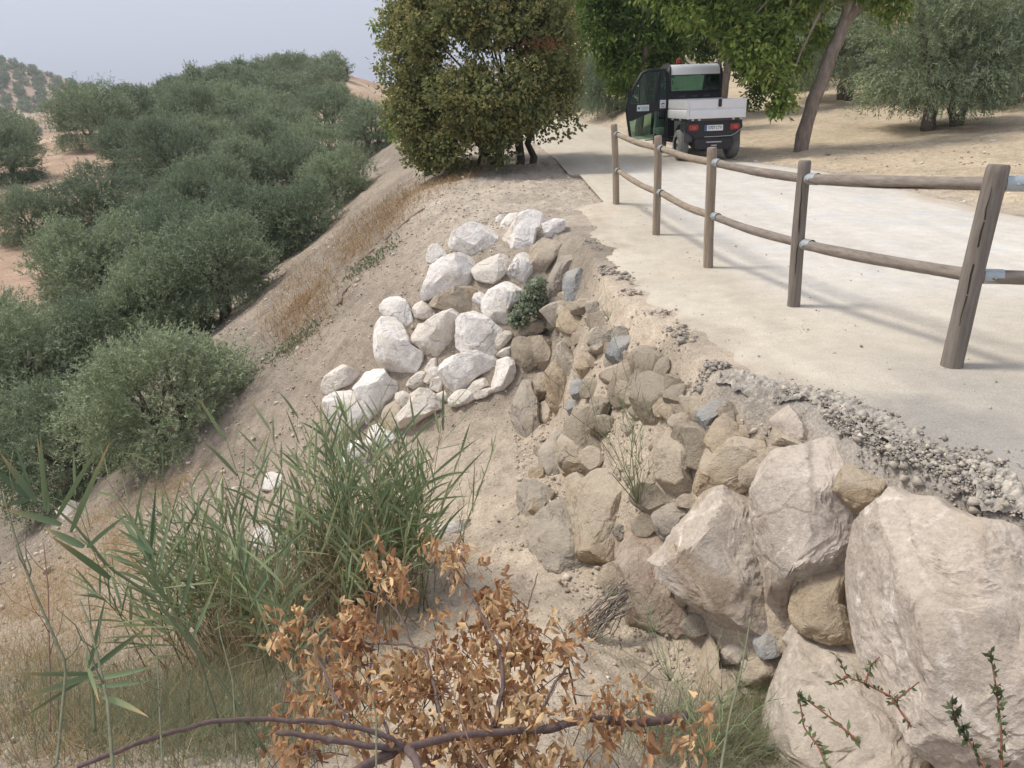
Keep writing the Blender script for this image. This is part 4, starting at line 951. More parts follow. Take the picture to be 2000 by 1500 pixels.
road_tree('roadside tree behind the open truck door', 1247, 266, [(0, 0, 0), (4, 60, 0), (6, 120, 0), (10, 180, 0), (14, 260, 0)],
          [(-20,120,0,34),(30,110,.3,34),(-50,160,.2,40),(10,170,0,40),(60,150,.4,40),(-70,200,.5,44),(-10,220,.4,55),(60,220,.5,55),(20,270,.5,60),(-30,85,.6,22),(30,80,.6,24),(50,60,.8,24),(-45,130,.5,30),(-55,260,.5,60)], 13000, 57, .13, cols=[(.145, .225, .058), (.19, .27, .068), (.115, .18, .05), (.25, .31, .085)])
road_tree('slim roadside tree between the bush tree and the truck', 1096, 238, [(0, 0, 0), (0, 60, 0), (0, 110, 0), (4, 200, 0)],
          [(10,150,0,36),(40,165,.2,36),(-10,190,.2,40),(60,200,.3,44),(20,220,.3,50),(-30,240,.5,50),(60,250,.5,55),(80,150,.4,26),(95,190,.4,30),(30,120,.5,22)], 9000, 58, .13)
road_tree('light green tree showing left of the big bush tree', 800, 262, [(0, 0, 0), (0, 60, 0), (5, 120, 0), (10, 190, 0)],
          [(-20,100,0,22),(10,130,0,30),(-35,205,.0,14),(-44,228,0,10),(-20,245,0,14),(0,262,0,18),(20,200,0,30),(-25,60,.2,22),(20,60,.2,30)], 2200, 59, .11, dist=24.0)
# ------------------------------------------------------------------ small electric utility truck with its door open
M['black'] = plain('black_plastic', (.018, .018, .020), .45, .4, var=.3, scale=8)
M['dgrey'] = plain('dusty_grey_plastic', (.075, .075, .078), .7, .3, var=.3, scale=6)
M['whitep'] = plain('white_paint', (.84, .85, .86), .35, .5, var=.05, scale=3)
M['alu'] = plain('aluminium_board', (.66, .66, .66), .45, .5, .2, var=.12, scale=5)
M['alud'] = plain('dull_aluminium', (.45, .45, .45), .6, .4, .2, var=.15, scale=5)
M['tyre'] = plain('dusty_tyre', (.20, .195, .185), .95, .1, var=.35, scale=14, bump=.3)
M['rim'] = plain('pale_rim', (.40, .38, .34), .6, .3, var=.3, scale=10)
M['redl'] = plain('red_lens', (.30, .04, .035), .25, .5, var=.25, scale=30)
M['orl'] = plain('orange_lens', (.46, .08, .04), .2, .5)
M['platew'] = plain('plate_white', (.74, .75, .76), .4, .4)
M['plateb'] = plain('plate_blue', (.03, .10, .32), .4, .4)
M['ink'] = plain('plate_ink', (.015, .015, .017), .5, .3)
M['teal'] = plain('teal_print', (.02, .28, .22), .5, .3)
M['brownp'] = plain('dark_print', (.10, .06, .06), .5, .3)
M['seat'] = plain('dark_seat', (.025, .026, .030), .8, .2, var=.2, scale=10)
gm = bpy.data.materials.new('tinted_glass'); gm.use_nodes = True; t = gm.node_tree; t.nodes.clear()
tr_ = node(t, 'ShaderNodeBsdfTransparent'); tr_.inputs[0].default_value = (.50, .64, .57, 1); gl = node(t, 'ShaderNodeBsdfGlossy'); gl.inputs['Roughness'].default_value = .03
fr = node(t, 'ShaderNodeFresnel'); fr.inputs[0].default_value = 1.45; ms = node(t, 'ShaderNodeMixShader'); oo = node(t, 'ShaderNodeOutputMaterial')
t.links.new(fr.outputs[0], ms.inputs[0]); t.links.new(tr_.outputs[0], ms.inputs[1]); t.links.new(gl.outputs[0], ms.inputs[2]); t.links.new(ms.outputs[0], oo.inputs[0]); M['glass'] = gm

TY = 16.9
d_ = ray(1377, 311); tp = EYEP + d_ * (TY / d_[1])
truck = empty('utility_truck', (tp[0], tp[1], surf(tp[0], tp[1]) + .005), 'small white and black utility truck parked on the path with its side door open', 'truck', rz=.06)
def bevbox(name, mat, x0, x1, y0, y1, z0, z1, bev=.012, parent=None, label=None):
    bm = bmesh.new(); bmesh.ops.create_cube(bm, size=1.0)
    for v in bm.verts: v.co = Vector(((x0 + x1) / 2 + v.co.x * (x1 - x0), (y0 + y1) / 2 + v.co.y * (y1 - y0), (z0 + z1) / 2 + v.co.z * (z1 - z0)))
    if bev: bmesh.ops.bevel(bm, geom=list(bm.edges), offset=bev, segments=2, affect='EDGES')
    me = bpy.data.meshes.new(name); bm.to_mesh(me); bm.free()
    for p in me.polygons: p.use_smooth = True
    me.set_sharp_from_angle(angle=math.radians(35))
    o = link(name, me, M[mat], parent or truck)
    if label: o['label'] = label
    return o
def prism(name, mat, pts, axis, a, b, bev=.008, parent=None):
    """outline pts in the plane across axis, from a to b"""
    bm = bmesh.new()
    def mk(p, w): return {'x': (w, p[0], p[1]), 'y': (p[0], w, p[1]), 'z': (p[0], p[1], w)}[axis]
    v0 = [bm.verts.new(mk(p, a)) for p in pts]; v1 = [bm.verts.new(mk(p, b)) for p in pts]; n = len(pts)
    bm.faces.new(v0); bm.faces.new(v1[::-1])
    for i in range(n): bm.faces.new((v0[i], v1[i], v1[(i + 1) % n], v0[(i + 1) % n]))
    bmesh.ops.recalc_face_normals(bm, faces=bm.faces)
    if bev: bmesh.ops.bevel(bm, geom=list(bm.edges), offset=bev, segments=2, affect='EDGES')
    me = bpy.data.meshes.new(name); bm.to_mesh(me); bm.free()
    for p in me.polygons: p.use_smooth = True
    me.set_sharp_from_angle(angle=math.radians(35))
    return link(name, me, M[mat], parent or truck)
def bars(name, mat, segs, r, parent=None, n=8):
    mb = MB()
    for s_ in segs: add_tube(mb, np.array(s_, float), r, n)
    return mb.build(name, M[mat], parent or truck, smooth=True, sharp=50)
def text_part(txt, size, name, mat, parent, loc, rot, sx=1.0):
    cu = bpy.data.curves.new(name, 'FONT'); cu.body = txt; cu.size = size; cu.align_x = 'CENTER'; cu.align_y = 'CENTER'; cu.extrude = .0015
    o = bpy.data.objects.new(name, cu); COL.objects.link(o); bpy.context.view_layer.update()
    me = bpy.data.meshes.new_from_object(o.evaluated_get(bpy.context.evaluated_depsgraph_get())); COL.objects.unlink(o); bpy.data.objects.remove(o)
    mo = link(name, me, M[mat], parent); me.materials.clear(); me.materials.append(M[mat])
    mo.location = loc; mo.rotation_euler = rot; mo.scale = (sx, 1, 1); return mo
# running gear
bevbox('chassis', 'black', -.42, .42, -.30, 2.15, .30, .48, .02)
def wheel(x, y):
    prof = [(-.10, .17), (-.105, .23), (-.098, .275), (-.08, .302), (-.062, .31), (-.056, .298), (-.046, .298), (-.040, .312), (-.006, .315), (-.004, .300), (.004, .300), (.006, .315), (.040, .312), (.046, .298), (.056, .298), (.062, .31), (.08, .302), (.098, .275), (.105, .23), (.10, .17)]
    n = 36; V = []; F = []
    for i in range(n):
        a = 2 * math.pi * i / n
        for (px, pr) in prof: V.append((x + px, y + pr * math.cos(a), .315 + pr * math.sin(a)))
    k = len(prof)
    for i in range(n):
        for j in range(k - 1): F.append((i * k + j, i * k + j + 1, ((i + 1) % n) * k + j + 1, ((i + 1) % n) * k + j))
    mb = MB(); mb.add(V, F); o = mb.build('wheel', M['tyre'], truck, smooth=True, sharp=50)
    mb = MB(); s_ = -1 if x < 0 else 1
    add_tube(mb, [(x - .07 * s_, y, .315), (x + .05 * s_, y, .315), (x + .075 * s_, y, .315)], [.18, .175, .10], 24); mb.build('rim', M['rim'], o, smooth=True, sharp=40)
    mb = MB(); add_tube(mb, [(x + .07 * s_, y, .315), (x + .098 * s_, y, .315)], [.045, .035], 12); mb.build('hub', M['dgrey'], o, smooth=True, sharp=40)
for (x, y) in ((-.56, 0), (.56, 0), (-.54, 1.85), (.54, 1.85)): wheel(x, y)
# rear end
tail = prism('rear_fascia', 'black', [(-.60, .82), (.60, .82), (.62, .66), (.60, .60), (.46, .52), (.40, .44), (-.40, .44), (-.46, .52), (-.60, .60), (-.62, .66)], 'y', -.46, -.10)
prism('bumper', 'black', [(-.40, .455), (.40, .455), (.44, .40), (.40, .26), (.33, .225), (-.33, .225), (-.40, .26), (-.44, .40)], 'y', -.50, -.16, .02)
bars('bumper_trim', 'alud', [[(.60, -.475, .63), (.52, -.478, .575), (.46, -.48, .53), (.38, -.48, .492), (.1, -.48, .484), (-.2, -.48, .484)]], .007)
bevbox('step_plate', 'alud', -.16, .17, -.512, -.49, .365, .388, .004)
bars('tow_hook', 'alud', [[(-.05, -.50, .31), (-.05, -.545, .31), (.05, -.545, .31), (.05, -.50, .31)]], .012)
for s_ in (-1, 1):
    l = bevbox('tail_light', 'redl', s_ * .44 - .105, s_ * .44 + .105, -.492, -.455, .615, .735, .015)
    bevbox('indicator', 'orl', s_ * .44 - .03, s_ * .44 + .05, -.4975, -.490, .64, .70, .003, l)
    # wheel arches
    th = np.linspace(.15, math.pi - .15, 9); pts = [(.40 * math.cos(a), .315 + .42 * math.sin(a)) for a in th]; pts2 = [(-.46, .44), (-.46, .80), (.46, .80), (.46, .44)]
    prism('wheel_arch', 'dgrey', [(-p[0], p[1]) for p in pts] + [(.44, .80), (-.44, .80)], 'x', s_ * .60 if s_ < 0 else .40, s_ * .40 if s_ < 0 else .60, .006)
pl = bevbox('licence_plate', 'platew', -.20, .19, -.488, -.468, .60, .715, .004)
bevbox('country_band', 'plateb', -.199, -.155, -.4915, -.486, .602, .713, 0, pl)
text_part('5707 LTV', .092, 'plate_lettering', 'ink', pl, (.017, -.4925, .657), (math.pi / 2, 0, 0), .80)
# load bed
bx0, bx1, by0, by1, bz0, bz1 = -.62, .62, -.60, .92, .86, 1.22
bed = bevbox('bed_floor', 'alud', bx0 + .02, bx1 - .02, by0 + .02, by1, bz0, bz0 + .05, .006)
def board(name, a, b, axis):
    """extruded aluminium board with a long groove"""
    if axis == 'y': prof = [(0, bz0 - .01), (.030, bz0 - .01), (.030, bz1), (0, bz1), (0, bz0 + .19), (.012, bz0 + .18), (.012, bz0 + .165), (0, bz0 + .155), (-.006, bz0 + .145), (-.006, bz0 + .03)]
    else: prof = [(0, bz0 - .01), (.030, bz0 - .01), (.030, bz1), (0, bz1), (0, bz0 + .19), (.012, bz0 + .18), (.012, bz0 + .165), (0, bz0 + .155), (-.006, bz0 + .145), (-.006, bz0 + .03)]
    return prof
tg = prism('tailgate', 'alu', [(by0 + p, z) for p, z in board('', 0, 0, 'y')], 'x', bx0 + .045, bx1 - .045, .0025)
bevbox('latch', 'black', .02, .09, by0 - .022, by0 + .002, bz1 - .15, bz1 + .004, .008, tg)
prism('side_board', 'alu', [(bx0 + p, z) for p, z in board('', 0, 0, 'x')], 'y', by0 + .05, by1 - .02, .0025)
prism('side_board', 'alu', [(bx1 - p, z) for p, z in board('', 0, 0, 'x')], 'y', by0 + .05, by1 - .02, .0025)
bevbox('head_board', 'alu', bx0 + .01, bx1 - .01, by1 - .02, by1 + .01, bz0, bz1 + .02, .004)
for (x, y) in ((bx0, by0), (bx1 - .045, by0)): bevbox('corner_post', 'alu', x, x + .043, y + .001, y + .045, bz0 - .015, bz1 + .004, .006)
bevbox('bed_subframe', 'dgrey', -.57, .57, by0 + .08, by1, .80, .858, .01)
for x in (-.50, -.36, .36, .52): bevbox('hinge', 'alud', x - .025, x + .025, by0 - .012, by0 + .03, bz0 - .05, bz0 - .012, .006)
for y in (-.1, .5): bevbox('hinge', 'alud', bx0 - .012, bx0 + .02, y - .03, y + .03, bz0 - .05, bz0 - .012, .006)
# cab
cy0, cy1 = 1.0, 2.35
for s_ in (-1, 1): bars('cab_frame', 'black', [[(s_ * .585, cy0 + .02, .40), (s_ * .585, cy0 + .02, 1.0), (s_ * .585, cy0, 1.72), (s_ * .575, cy0 + .06, 1.86), (s_ * .57, cy0 + .22, 1.93), (s_ * .565, cy1 - .62, 1.92), (s_ * .57, cy1 - .35, 1.78), (s_ * .585, cy1 - .02, 1.08), (s_ * .585, cy1 + .1, .45)]], .042, n=10)
bars('rear_cross_bar', 'black', [[(-.58, cy0, 1.37), (.58, cy0, 1.37)], [(-.58, cy0 + .01, 1.22), (.58, cy0 + .01, 1.22)]], .026)
pan = prism('rear_panel', 'black', [(-.56, .45), (.56, .45), (.56, 1.37), (-.56, 1.37)], 'y', cy0 - .012, cy0 + .012, .004)
for x in (-.28, 0, .28): bevbox('vent', 'dgrey', x - .075, x + .075, cy0 - .022, cy0 - .010, 1.27, 1.315, .006, pan)
roofp = prism('roof', 'whitep', [(cy0 - .03, 1.745), (cy0 + .0, 1.86), (cy0 + .06, 1.925), (cy0 + .20, 1.965), (cy1 - .70, 1.955), (cy1 - .42, 1.88), (cy1 - .44, 1.85), (cy1 - .70, 1.92), (cy0 + .2, 1.925), (cy0 + .09, 1.89), (cy0 + .03, 1.83), (cy0 + .005, 1.745)], 'x', -.555, .555, .004)
for s_ in (-1, 1): bars('roof_rail', 'black', [[(s_ * .575, cy0 - .035, 1.40), (s_ * .575, cy0 - .035, 1.75), (s_ * .575, cy0, 1.87), (s_ * .575, cy0 + .07, 1.94), (s_ * .57, cy0 + .2, 1.98), (s_ * .565, cy1 - .7, 1.97)]], .022)
rw = prism('rear_window', 'glass', [(-.55, 1.40), (.55, 1.40), (.55, 1.745), (-.55, 1.745)], 'y', cy0 - .006, cy0 + .002, 0)
bars('window_seal', 'black', [[(-.55, cy0 - .004, 1.40), (.55, cy0 - .004, 1.40), (.55, cy0 - .004, 1.742), (-.55, cy0 - .004, 1.742), (-.55, cy0 - .004, 1.40)]], .014, rw)
prism('windscreen', 'glass', [(cy1 - .02, 1.05), (cy1 - .015, 1.05), (cy1 - .365, 1.80), (cy1 - .37, 1.80)], 'x', -.54, .54, 0)
prism('front_panel', 'whitep', [(cy1 - .02, .40), (cy1 + .12, .42), (cy1 + .10, .85), (cy1 + .0, 1.06), (cy1 - .05, 1.06)], 'x', -.56, .56, .02)
bevbox('dashboard', 'black', -.52, .52, cy1 - .32, cy1 - .06, .80, 1.06, .03)
bevbox('cab_floor', 'black', -.55, .55, cy0, cy1 - .05, .38, .44, .01)
st = bevbox('seat', 'seat', -.48, .48, cy0 + .12, cy0 + .62, .55, .78, .05)
bevbox('backrest', 'seat', -.46, -.04, cy0 + .06, cy0 + .18, .78, 1.36, .05, st); bevbox('backrest', 'seat', .04, .46, cy0 + .06, cy0 + .18, .78, 1.36, .05, st)
bars('steering_wheel', 'black', [[(-.25 + .17 * math.cos(a), cy1 - .42 - .05 * math.sin(a), 1.05 + .16 * math.sin(a)) for a in np.linspace(0, 2 * math.pi, 17)]], .014)
prism('side_window', 'glass', [(cy0 + .06, 1.12), (cy1 - .10, 1.12), (cy1 - .40, 1.80), (cy0 + .10, 1.86)], 'x', .575, .580, 0)
prism('side_panel', 'black', [(cy0, .42), (cy1 + .05, .42), (cy1, 1.10), (cy0, 1.10)], 'x', .56, .585, .005)
bc = bars('beacon', 'redl', [[(-.28, cy0 + .38, 1.99), (-.28, cy0 + .38, 2.08), (-.28, cy0 + .38, 2.10)]], [.062, .058, .03], n=14)
bars('beacon_base', 'black', [[(-.28, cy0 + .38, 1.955), (-.28, cy0 + .38, 1.995)]], .075, bc, n=14)
bars('mirror_arm', 'black', [[(.60, cy1 - .28, 1.40), (.72, cy1 - .34, 1.42)]], .015); bevbox('mirror', 'black', .70, .82, cy1 - .38, cy1 - .33, 1.30, 1.52, .02)
# the open door: hung on the rear pillar and swung out square to the body
door = bpy.data.objects.new('side_door', None); COL.objects.link(door); door.parent = truck; door.location = (-.60, cy0 + .03, 0); door.rotation_euler = (0, 0, math.radians(184))
def dbars(name, segs, r, mat='black'): return bars(name, mat, segs, r, door, 8)
dbars('door_frame', [[(.02, 0, .42), (.02, 0, 1.10), (.03, 0, 1.78), (.10, 0, 1.86), (.45, 0, 1.86), (.62, 0, 1.80), (.80, 0, 1.50), (.92, 0, 1.20), (.95, 0, 1.06), (.93, 0, .90), (.86, 0, .50), (.84, 0, .42)]], .032)
prism('door_bar', 'black', [(.0, 1.02), (.30, .995), (.62, .90), (.80, .82), (.92, .80), (.96, 1.02), (.94, 1.20), (.80, 1.165), (.3, 1.20), (.0, 1.23)], 'y', -.026, .026, .006, door)
dbars('window_divider', [[(.26, 0, 1.2), (.17, 0, 1.84)]], .026)
dbars('window_divider', [[(.66, 0, 1.17), (.655, 0, 1.74)]], .010)
prism('upper_pane', 'glass', [(.04, 1.2), (.93, 1.18), (.80, 1.50), (.62, 1.79), (.45, 1.85), (.06, 1.85)], 'y', -.003, .003, 0, door)
prism('lower_pane', 'glass', [(.03, .42), (.82, .40), (.86, .55), (.92, .82), (.80, .83), (.62, .91), (.30, 1.0), (.03, 1.03)], 'y', -.003, .003, 0, door)
dbars('door_sill', [[(.02, 0, .40), (.5, 0, .385)]], .012, 'dgrey')
bevbox('door_mirror', 'black', .84, .93, -.06, .01, 1.28, 1.48, .02, door)
# door seen from behind: its outer face looks back along the track
sg = 1
def dsticker(name, x0, x1, z0, z1): 
    return prism(name, 'platew', [(x0, z0), (x1, z0), (x1, z1), (x0, z1)], 'y', .0275, .0300, 0, door)
s1 = dsticker('sticker', .44, .72, 1.015, 1.145); s2 = dsticker('sticker', .05, .19, 1.06, 1.235)
text_part('Cañada', .072, 'sticker_lettering', 'teal', s1, (.545, .0312, 1.09), (math.pi / 2, 0, math.pi), .85)
prism('sticker_line', 'teal', [(.47, 1.033), (.63, 1.033), (.63, 1.045), (.47, 1.045)], 'y', .0302, .0318, 0, s1)
prism('leaf_emblem', 'teal', [(.685, 1.045), (.70, 1.075), (.695, 1.10), (.675, 1.105), (.655, 1.095), (.65, 1.07), (.665, 1.05)], 'y', .0302, .0318, 0, s1)
prism('emblem', 'brownp', [(.155, 1.115), (.145, 1.15), (.155, 1.175), (.13, 1.165), (.10, 1.175), (.085, 1.165), (.088, 1.13), (.10, 1.15), (.13, 1.145), (.145, 1.115)], 'y', .0302, .0318, 0, s2)
prism('emblem', 'brownp', [(.155, 1.085), (.085, 1.085), (.085, 1.097), (.155, 1.097)], 'y', .0302, .0318, 0, s2)
# ------------------------------------------------------------------ rubble, crumbs and pebbles
I1V, I1F = None, None
bm = bmesh.new(); [bm.faces.new(f) for v_ in [[bm.verts.new(c) for c in ((1, 0, 0), (-1, 0, 0), (0, 1, 0), (0, -1, 0), (0, 0, 1), (0, 0, -1))]] for f in [(v_[a], v_[b], v_[c]) for a, b, c in ((0, 2, 4), (2, 1, 4), (1, 3, 4), (3, 0, 4), (2, 0, 5), (1, 2, 5), (3, 1, 5), (0, 3, 5))]]; bm.verts.ensure_lookup_table(); bm.verts.index_update()
I1V = np.array([v.co[:] for v in bm.verts]); I1F = np.array([[v.index for v in f.verts] for f in bm.faces]); bm.free()
def scatter(P, R, C, g, flat=.7):
    """many small angular stones in one mesh"""
    n = len(P); q = g.standard_normal((n, 4)); q /= np.linalg.norm(q, axis=1, keepdims=True)
    w, x, y, z = q.T
    Rm = np.stack([np.stack([1-2*(y*y+z*z), 2*(x*y-z*w), 2*(x*z+y*w)], -1), np.stack([2*(x*y+z*w), 1-2*(x*x+z*z), 2*(y*z-x*w)], -1), np.stack([2*(x*z-y*w), 2*(y*z+x*w), 1-2*(x*x+y*y)], -1)], 1)
    B = I1V[None] * (1 + g.uniform(-.42, .42, (n, len(I1V), 1))) * g.uniform(.6, 1.1, (n, 1, 3))
    V = np.einsum('nij,nkj->nki', Rm, B); V[..., 2] *= flat
    V = P[:, None] + V * R[:, None, None]
    F = (I1F[None] + (np.arange(n) * len(I1V))[:, None, None]).reshape(-1, 3)
    return V.reshape(-1, 3), F, np.repeat(C, len(I1V), 0)
g = np.random.default_rng(77)
# crumbled asphalt along the broken edge
n = 15000; y = g.choice(np.concatenate([np.full(6, 0), [1]]), n); yy = np.where(y == 0, g.uniform(2.2, 4.7, n), g.uniform(4.7, 9.2, n))
off = g.normal(.10, .13, n); xx = left_edge(yy) - .06 + off * np.where(yy < 4.5, 1, .7) - np.where(yy < 3.9, np.abs(g.normal(0, .12, n)), 0)
keep = fbm(np.stack([xx * 3, yy * 3, 0 * xx], -1), 3, 91) > np.where(yy < 4.2, -.25, .22); xx, yy = xx[keep], yy[keep]
zz = np.maximum(ground(xx, yy), np.where(xx > left_edge(yy), zp(yy) + .005, -9)) + g.uniform(-.005, .022, len(xx))
R = np.clip(g.lognormal(math.log(.0068), .7, len(xx)), .004, .04) * np.interp(yy, [2, 4, 9], [.85, 1, 1.3])
cg = g.uniform(.75, 1.35, (len(xx), 1)) * np.where(g.uniform(size=(len(xx), 1)) < .72, np.array([[.315, .285, .245]]), np.array([[.43, .38, .31]]))
V, F, C = scatter(np.stack([xx, yy, zz], -1), R, cg, g)
stuff(tag(link('asphalt_crumbs', mesh_np('asphalt_crumbs', V, F, C), M['asphalt']), 'crumbled grey asphalt lumps along the broken edge of the path', 'rubble'))
# the fused, crumbling lip of the asphalt itself
def cells(x, y, s, seed):
    """height of rounded lumps, one per jittered cell"""
    X_, Y_ = x * s, y * s; ix, iy = np.floor(X_).astype(np.int64), np.floor(Y_).astype(np.int64); best = np.full(x.shape, 9.0); top = np.zeros(x.shape)
    for dx in (-1, 0, 1):
        for dy in (-1, 0, 1):
            cx, cy = ix + dx, iy + dy; z0 = np.zeros_like(cx); jx, jy, hh = _hash(cx, cy, z0, seed), _hash(cx, cy, z0 + 1, seed), _hash(cx, cy, z0 + 2, seed)
            d = (X_ - cx - jx) ** 2 + (Y_ - cy - jy) ** 2; k = d < best; best = np.where(k, d, best); top = np.where(k, hh, top)
    return np.sqrt(np.maximum(0, 1 - best * 1.15)) * (.35 + .65 * top), top
ys_ = np.arange(2.0, 4.75, .0055); os_ = np.arange(-.03, .30, .0055); OO, YY = np.meshgrid(os_, ys_); le2 = left_edge(YY); XX = le2 + OO
h1, t1 = cells(XX, YY, 32, 5); h2, t2 = cells(XX, YY, 75, 6)
wd = np.clip(1 - np.abs(OO - .07) / (.11 + .10 * fbm(np.stack([YY * 2.5, 0 * YY, 0 * YY], -1), 3, 15) + .05 * fbm(np.stack([XX * 9, YY * 9, 0 * YY], -1), 2, 16)), 0, 1) * sstep(4.7, 4.3, YY)
wd = sstep(0, .35, wd)
base_ = np.where(OO > 0, zp(YY) - .03 + .05 * sstep(0, .2, OO), np.maximum(ground(XX, YY), zp(YY) - .035 + OO * .5))
ZZ = base_ - .05 * (1 - wd) + wd * (h1 * .036 + h2 * .013)
cl = (np.array([.315, .29, .255]) + (np.array([.42, .38, .32]) - np.array([.315, .29, .255])) * (t1 > .72)[..., None]) * (.75 + .5 * t2)[..., None]
a_, b_ = XX.shape; id_ = np.arange(a_ * b_).reshape(a_, b_); keepq = ((wd[:-1, :-1] > .02) | (wd[1:, 1:] > .02)).ravel()
Fq = np.stack([id_[:-1, :-1], id_[:-1, 1:], id_[1:, 1:], id_[1:, :-1]], -1).reshape(-1, 4)[keepq]
used = np.unique(Fq); rem = np.full(a_ * b_, -1); rem[used] = np.arange(len(used))
stuff(tag(link('asphalt_lip', mesh_np('asphalt_lip', np.stack([XX, YY, ZZ], -1).reshape(-1, 3)[used], rem[Fq], cl.reshape(-1, 3)[used], smooth=True), M['asphalt']), 'lumpy crust of broken grey asphalt at the near edge of the path', 'rubble'))
# loose stones and grit on the slopes
def area(n, xr_, yr_, rmed, cols, dens=None, seed=0, rmax=.06, sig=.55):
    xx = g.uniform(*xr_, n); yy = g.uniform(*yr_, n)
    if dens is not None: k = g.uniform(size=n) < dens(xx, yy); xx, yy = xx[k], yy[k]
    R = np.clip(g.lognormal(math.log(rmed), sig, len(xx)), .004, rmax); zz = ground(xx, yy) + R * .15
    cols = np.array(cols); C = cols[g.integers(0, len(cols), len(xx))] * g.uniform(.8, 1.2, (len(xx), 1))
    return np.stack([xx, yy, zz], -1), R, C
tanc = [(.46, .39, .30), (.42, .36, .29), (.52, .46, .38), (.36, .31, .25)]
parts = [area(7500, (-3.2, 1.3), (2.4, 8.2), .008, tanc, lambda x, y: (x < xe(y)) * (.35 + .65 * (fbm(np.stack([x, y, 0 * x], -1) * 1.5, 3, 6) > 0))),
         area(5200, (-.3, 1.7), (2.6, 8.5), .013, tanc, lambda x, y: (x < xe(y) + .1) * (x > xb(y)) * 1.0, rmax=.05),
         area(16000, (-9, .4), (8.2, 19), .0115, [(.37, .32, .26), (.42, .37, .30), (.55, .50, .43)], lambda x, y: x < xc(y) + .3, rmax=.07),
         area(2500, (-7.5, -1.5), (4, 9), .014, tanc, rmax=.08, sig=.6),
         area(2600, (4, 14), (6, 17), .014, [(.55, .47, .36), (.62, .57, .5), (.44, .36, .27)], lambda x, y: x > xr(y) - .2, rmax=.09, sig=.6),
         area(1200, (-1.0, 1.4), (10, 16), .011, tanc, lambda x, y: x < xl(y) + .2, rmax=.05)]
P = np.concatenate([p[0] for p in parts]); R = np.concatenate([p[1] for p in parts]); C = np.concatenate([p[2] for p in parts])
V, F, Cc = scatter(P, R, C, g)
stuff(tag(link('loose_stones', mesh_np('loose_stones', V, F, Cc), M['stone_bits']), 'loose pebbles and grit strewn over the dusty slopes', 'gravel'))
# few pebbles on the path
n = 420; yy = g.uniform(2.6, 12, n); xx = left_edge(yy) + .1 + np.abs(g.normal(0, 1.2, n)); k = xx < xr(yy); xx, yy = xx[k], yy[k]
R = np.clip(g.lognormal(math.log(.006), .5, len(xx)), .003, .02); zz = np.array([surf(a, b) for a, b in zip(xx, yy)]) + R * .3
V, F, Cc = scatter(np.stack([xx, yy, zz], -1), R, np.array([[.40, .36, .31]]) * g.uniform(.5, 1.4, (len(xx), 1)), g)
stuff(tag(link('path_grit', mesh_np('path_grit', V, F, Cc), M['stone_bits']), 'scattered grit lying on the dusty path', 'gravel'))
for u, v, s_, lb in ((1885, 362, 12, 'white stone lying in the orchard beyond the fence, left of a smaller one'), (1975, 377, 9, 'small white stone at the orchard edge near the right picture side')):
    p = hit(u, v); o = boulder('loose_stone', 0, [(u - s_, v), (u - s_ * .4, v - s_ * .4), (u + s_ * .6, v - s_ * .35), (u + s_, v + 2), (u, v + s_ * .4)], 'white', lift=.3, level=3); tag(o, lb, 'stone', 'white stones in the orchard')

# ------------------------------------------------------------------ dry grass
def blades(n, pos, h, w, lean, cols, g, name, label, mat='grass', cat='grass'):
    P = pos; n = len(P); az = g.uniform(0, 2 * math.pi, n)
    H = h * g.uniform(.5, 1.3, n); D = np.stack([np.cos(az) * lean * g.uniform(.3, 1.4, n), np.sin(az) * lean * g.uniform(.3, 1.4, n), np.ones(n)], -1)
    D = nrm(D); S = np.stack([-np.sin(az + .7), np.cos(az + .7), 0 * az], -1)
    mid = P + D * H[:, None] * .55; tip = P + D * H[:, None] + np.stack([np.cos(az), np.sin(az), -.5 + 0 * az], -1) * (H * .28 * lean)[:, None]
    W_ = w * g.uniform(.6, 1.3, n)[:, None]
    V = np.stack([P - S * W_ * .5, P + S * W_ * .5, mid + S * W_ * .35, mid - S * W_ * .35, tip], 1).reshape(-1, 3)
    i = np.arange(n)[:, None] * 5; cols = np.array(cols); C = np.repeat(cols[g.integers(0, len(cols), n)] * g.uniform(.75, 1.25, (n, 1)), 5, axis=0)
    me = mesh_np(name, V, [i + np.array([[0, 1, 2, 3]]), i + np.array([[3, 2, 4]])], C)
    return stuff(tag(link(name, me, M[mat]), label, cat))
def pxarea(poly_c, n, su, sv, g, ang=0.0):
    """random ground points around pixels of the photograph"""
    U = []
    for (u, v, wgt, a, b, an) in poly_c:
        k = int(n * wgt); r = g.standard_normal((k, 2)) * [a, b]; c, s_ = math.cos(an), math.sin(an)
        U.append(np.stack([u + r[:, 0] * c - r[:, 1] * s_, v + r[:, 0] * s_ + r[:, 1] * c], -1))
    return hits(np.concatenate(U))
_t = np.geomspace(1.5, 60, 120)
def hits(UV):
    D = _f[None] + _r[None] * ((UV[:, 0] - 1000) / FPX)[:, None] - _u[None] * ((UV[:, 1] - 750) / FPX)[:, None]
    P = EYEP + D[:, None] * _t[None, :, None]; b = P[..., 2] < height(P[..., 0], P[..., 1]); ok = b.any(1)
    k = np.argmax(b, 1); lo = _t[np.maximum(k - 1, 0)]; hi = _t[k]
    for _ in range(7):
        m = (lo + hi) / 2; Q = EYEP + D * m[:, None]; q = Q[:, 2] < height(Q[:, 0], Q[:, 1]); hi = np.where(q, m, hi); lo = np.where(q, lo, m)
    Q = (EYEP + D * hi[:, None])[ok]; Q[:, 2] = ground(Q[:, 0], Q[:, 1]); return Q
def hit_fast(u, v): return hits(np.array([[u, v]], float))[0]
straw = [(.50, .37, .19), (.44, .31, .16), (.55, .44, .27), (.38, .24, .12)]; rust = [(.36, .19, .09), (.42, .25, .12), (.46, .32, .17), (.30, .16, .08)]
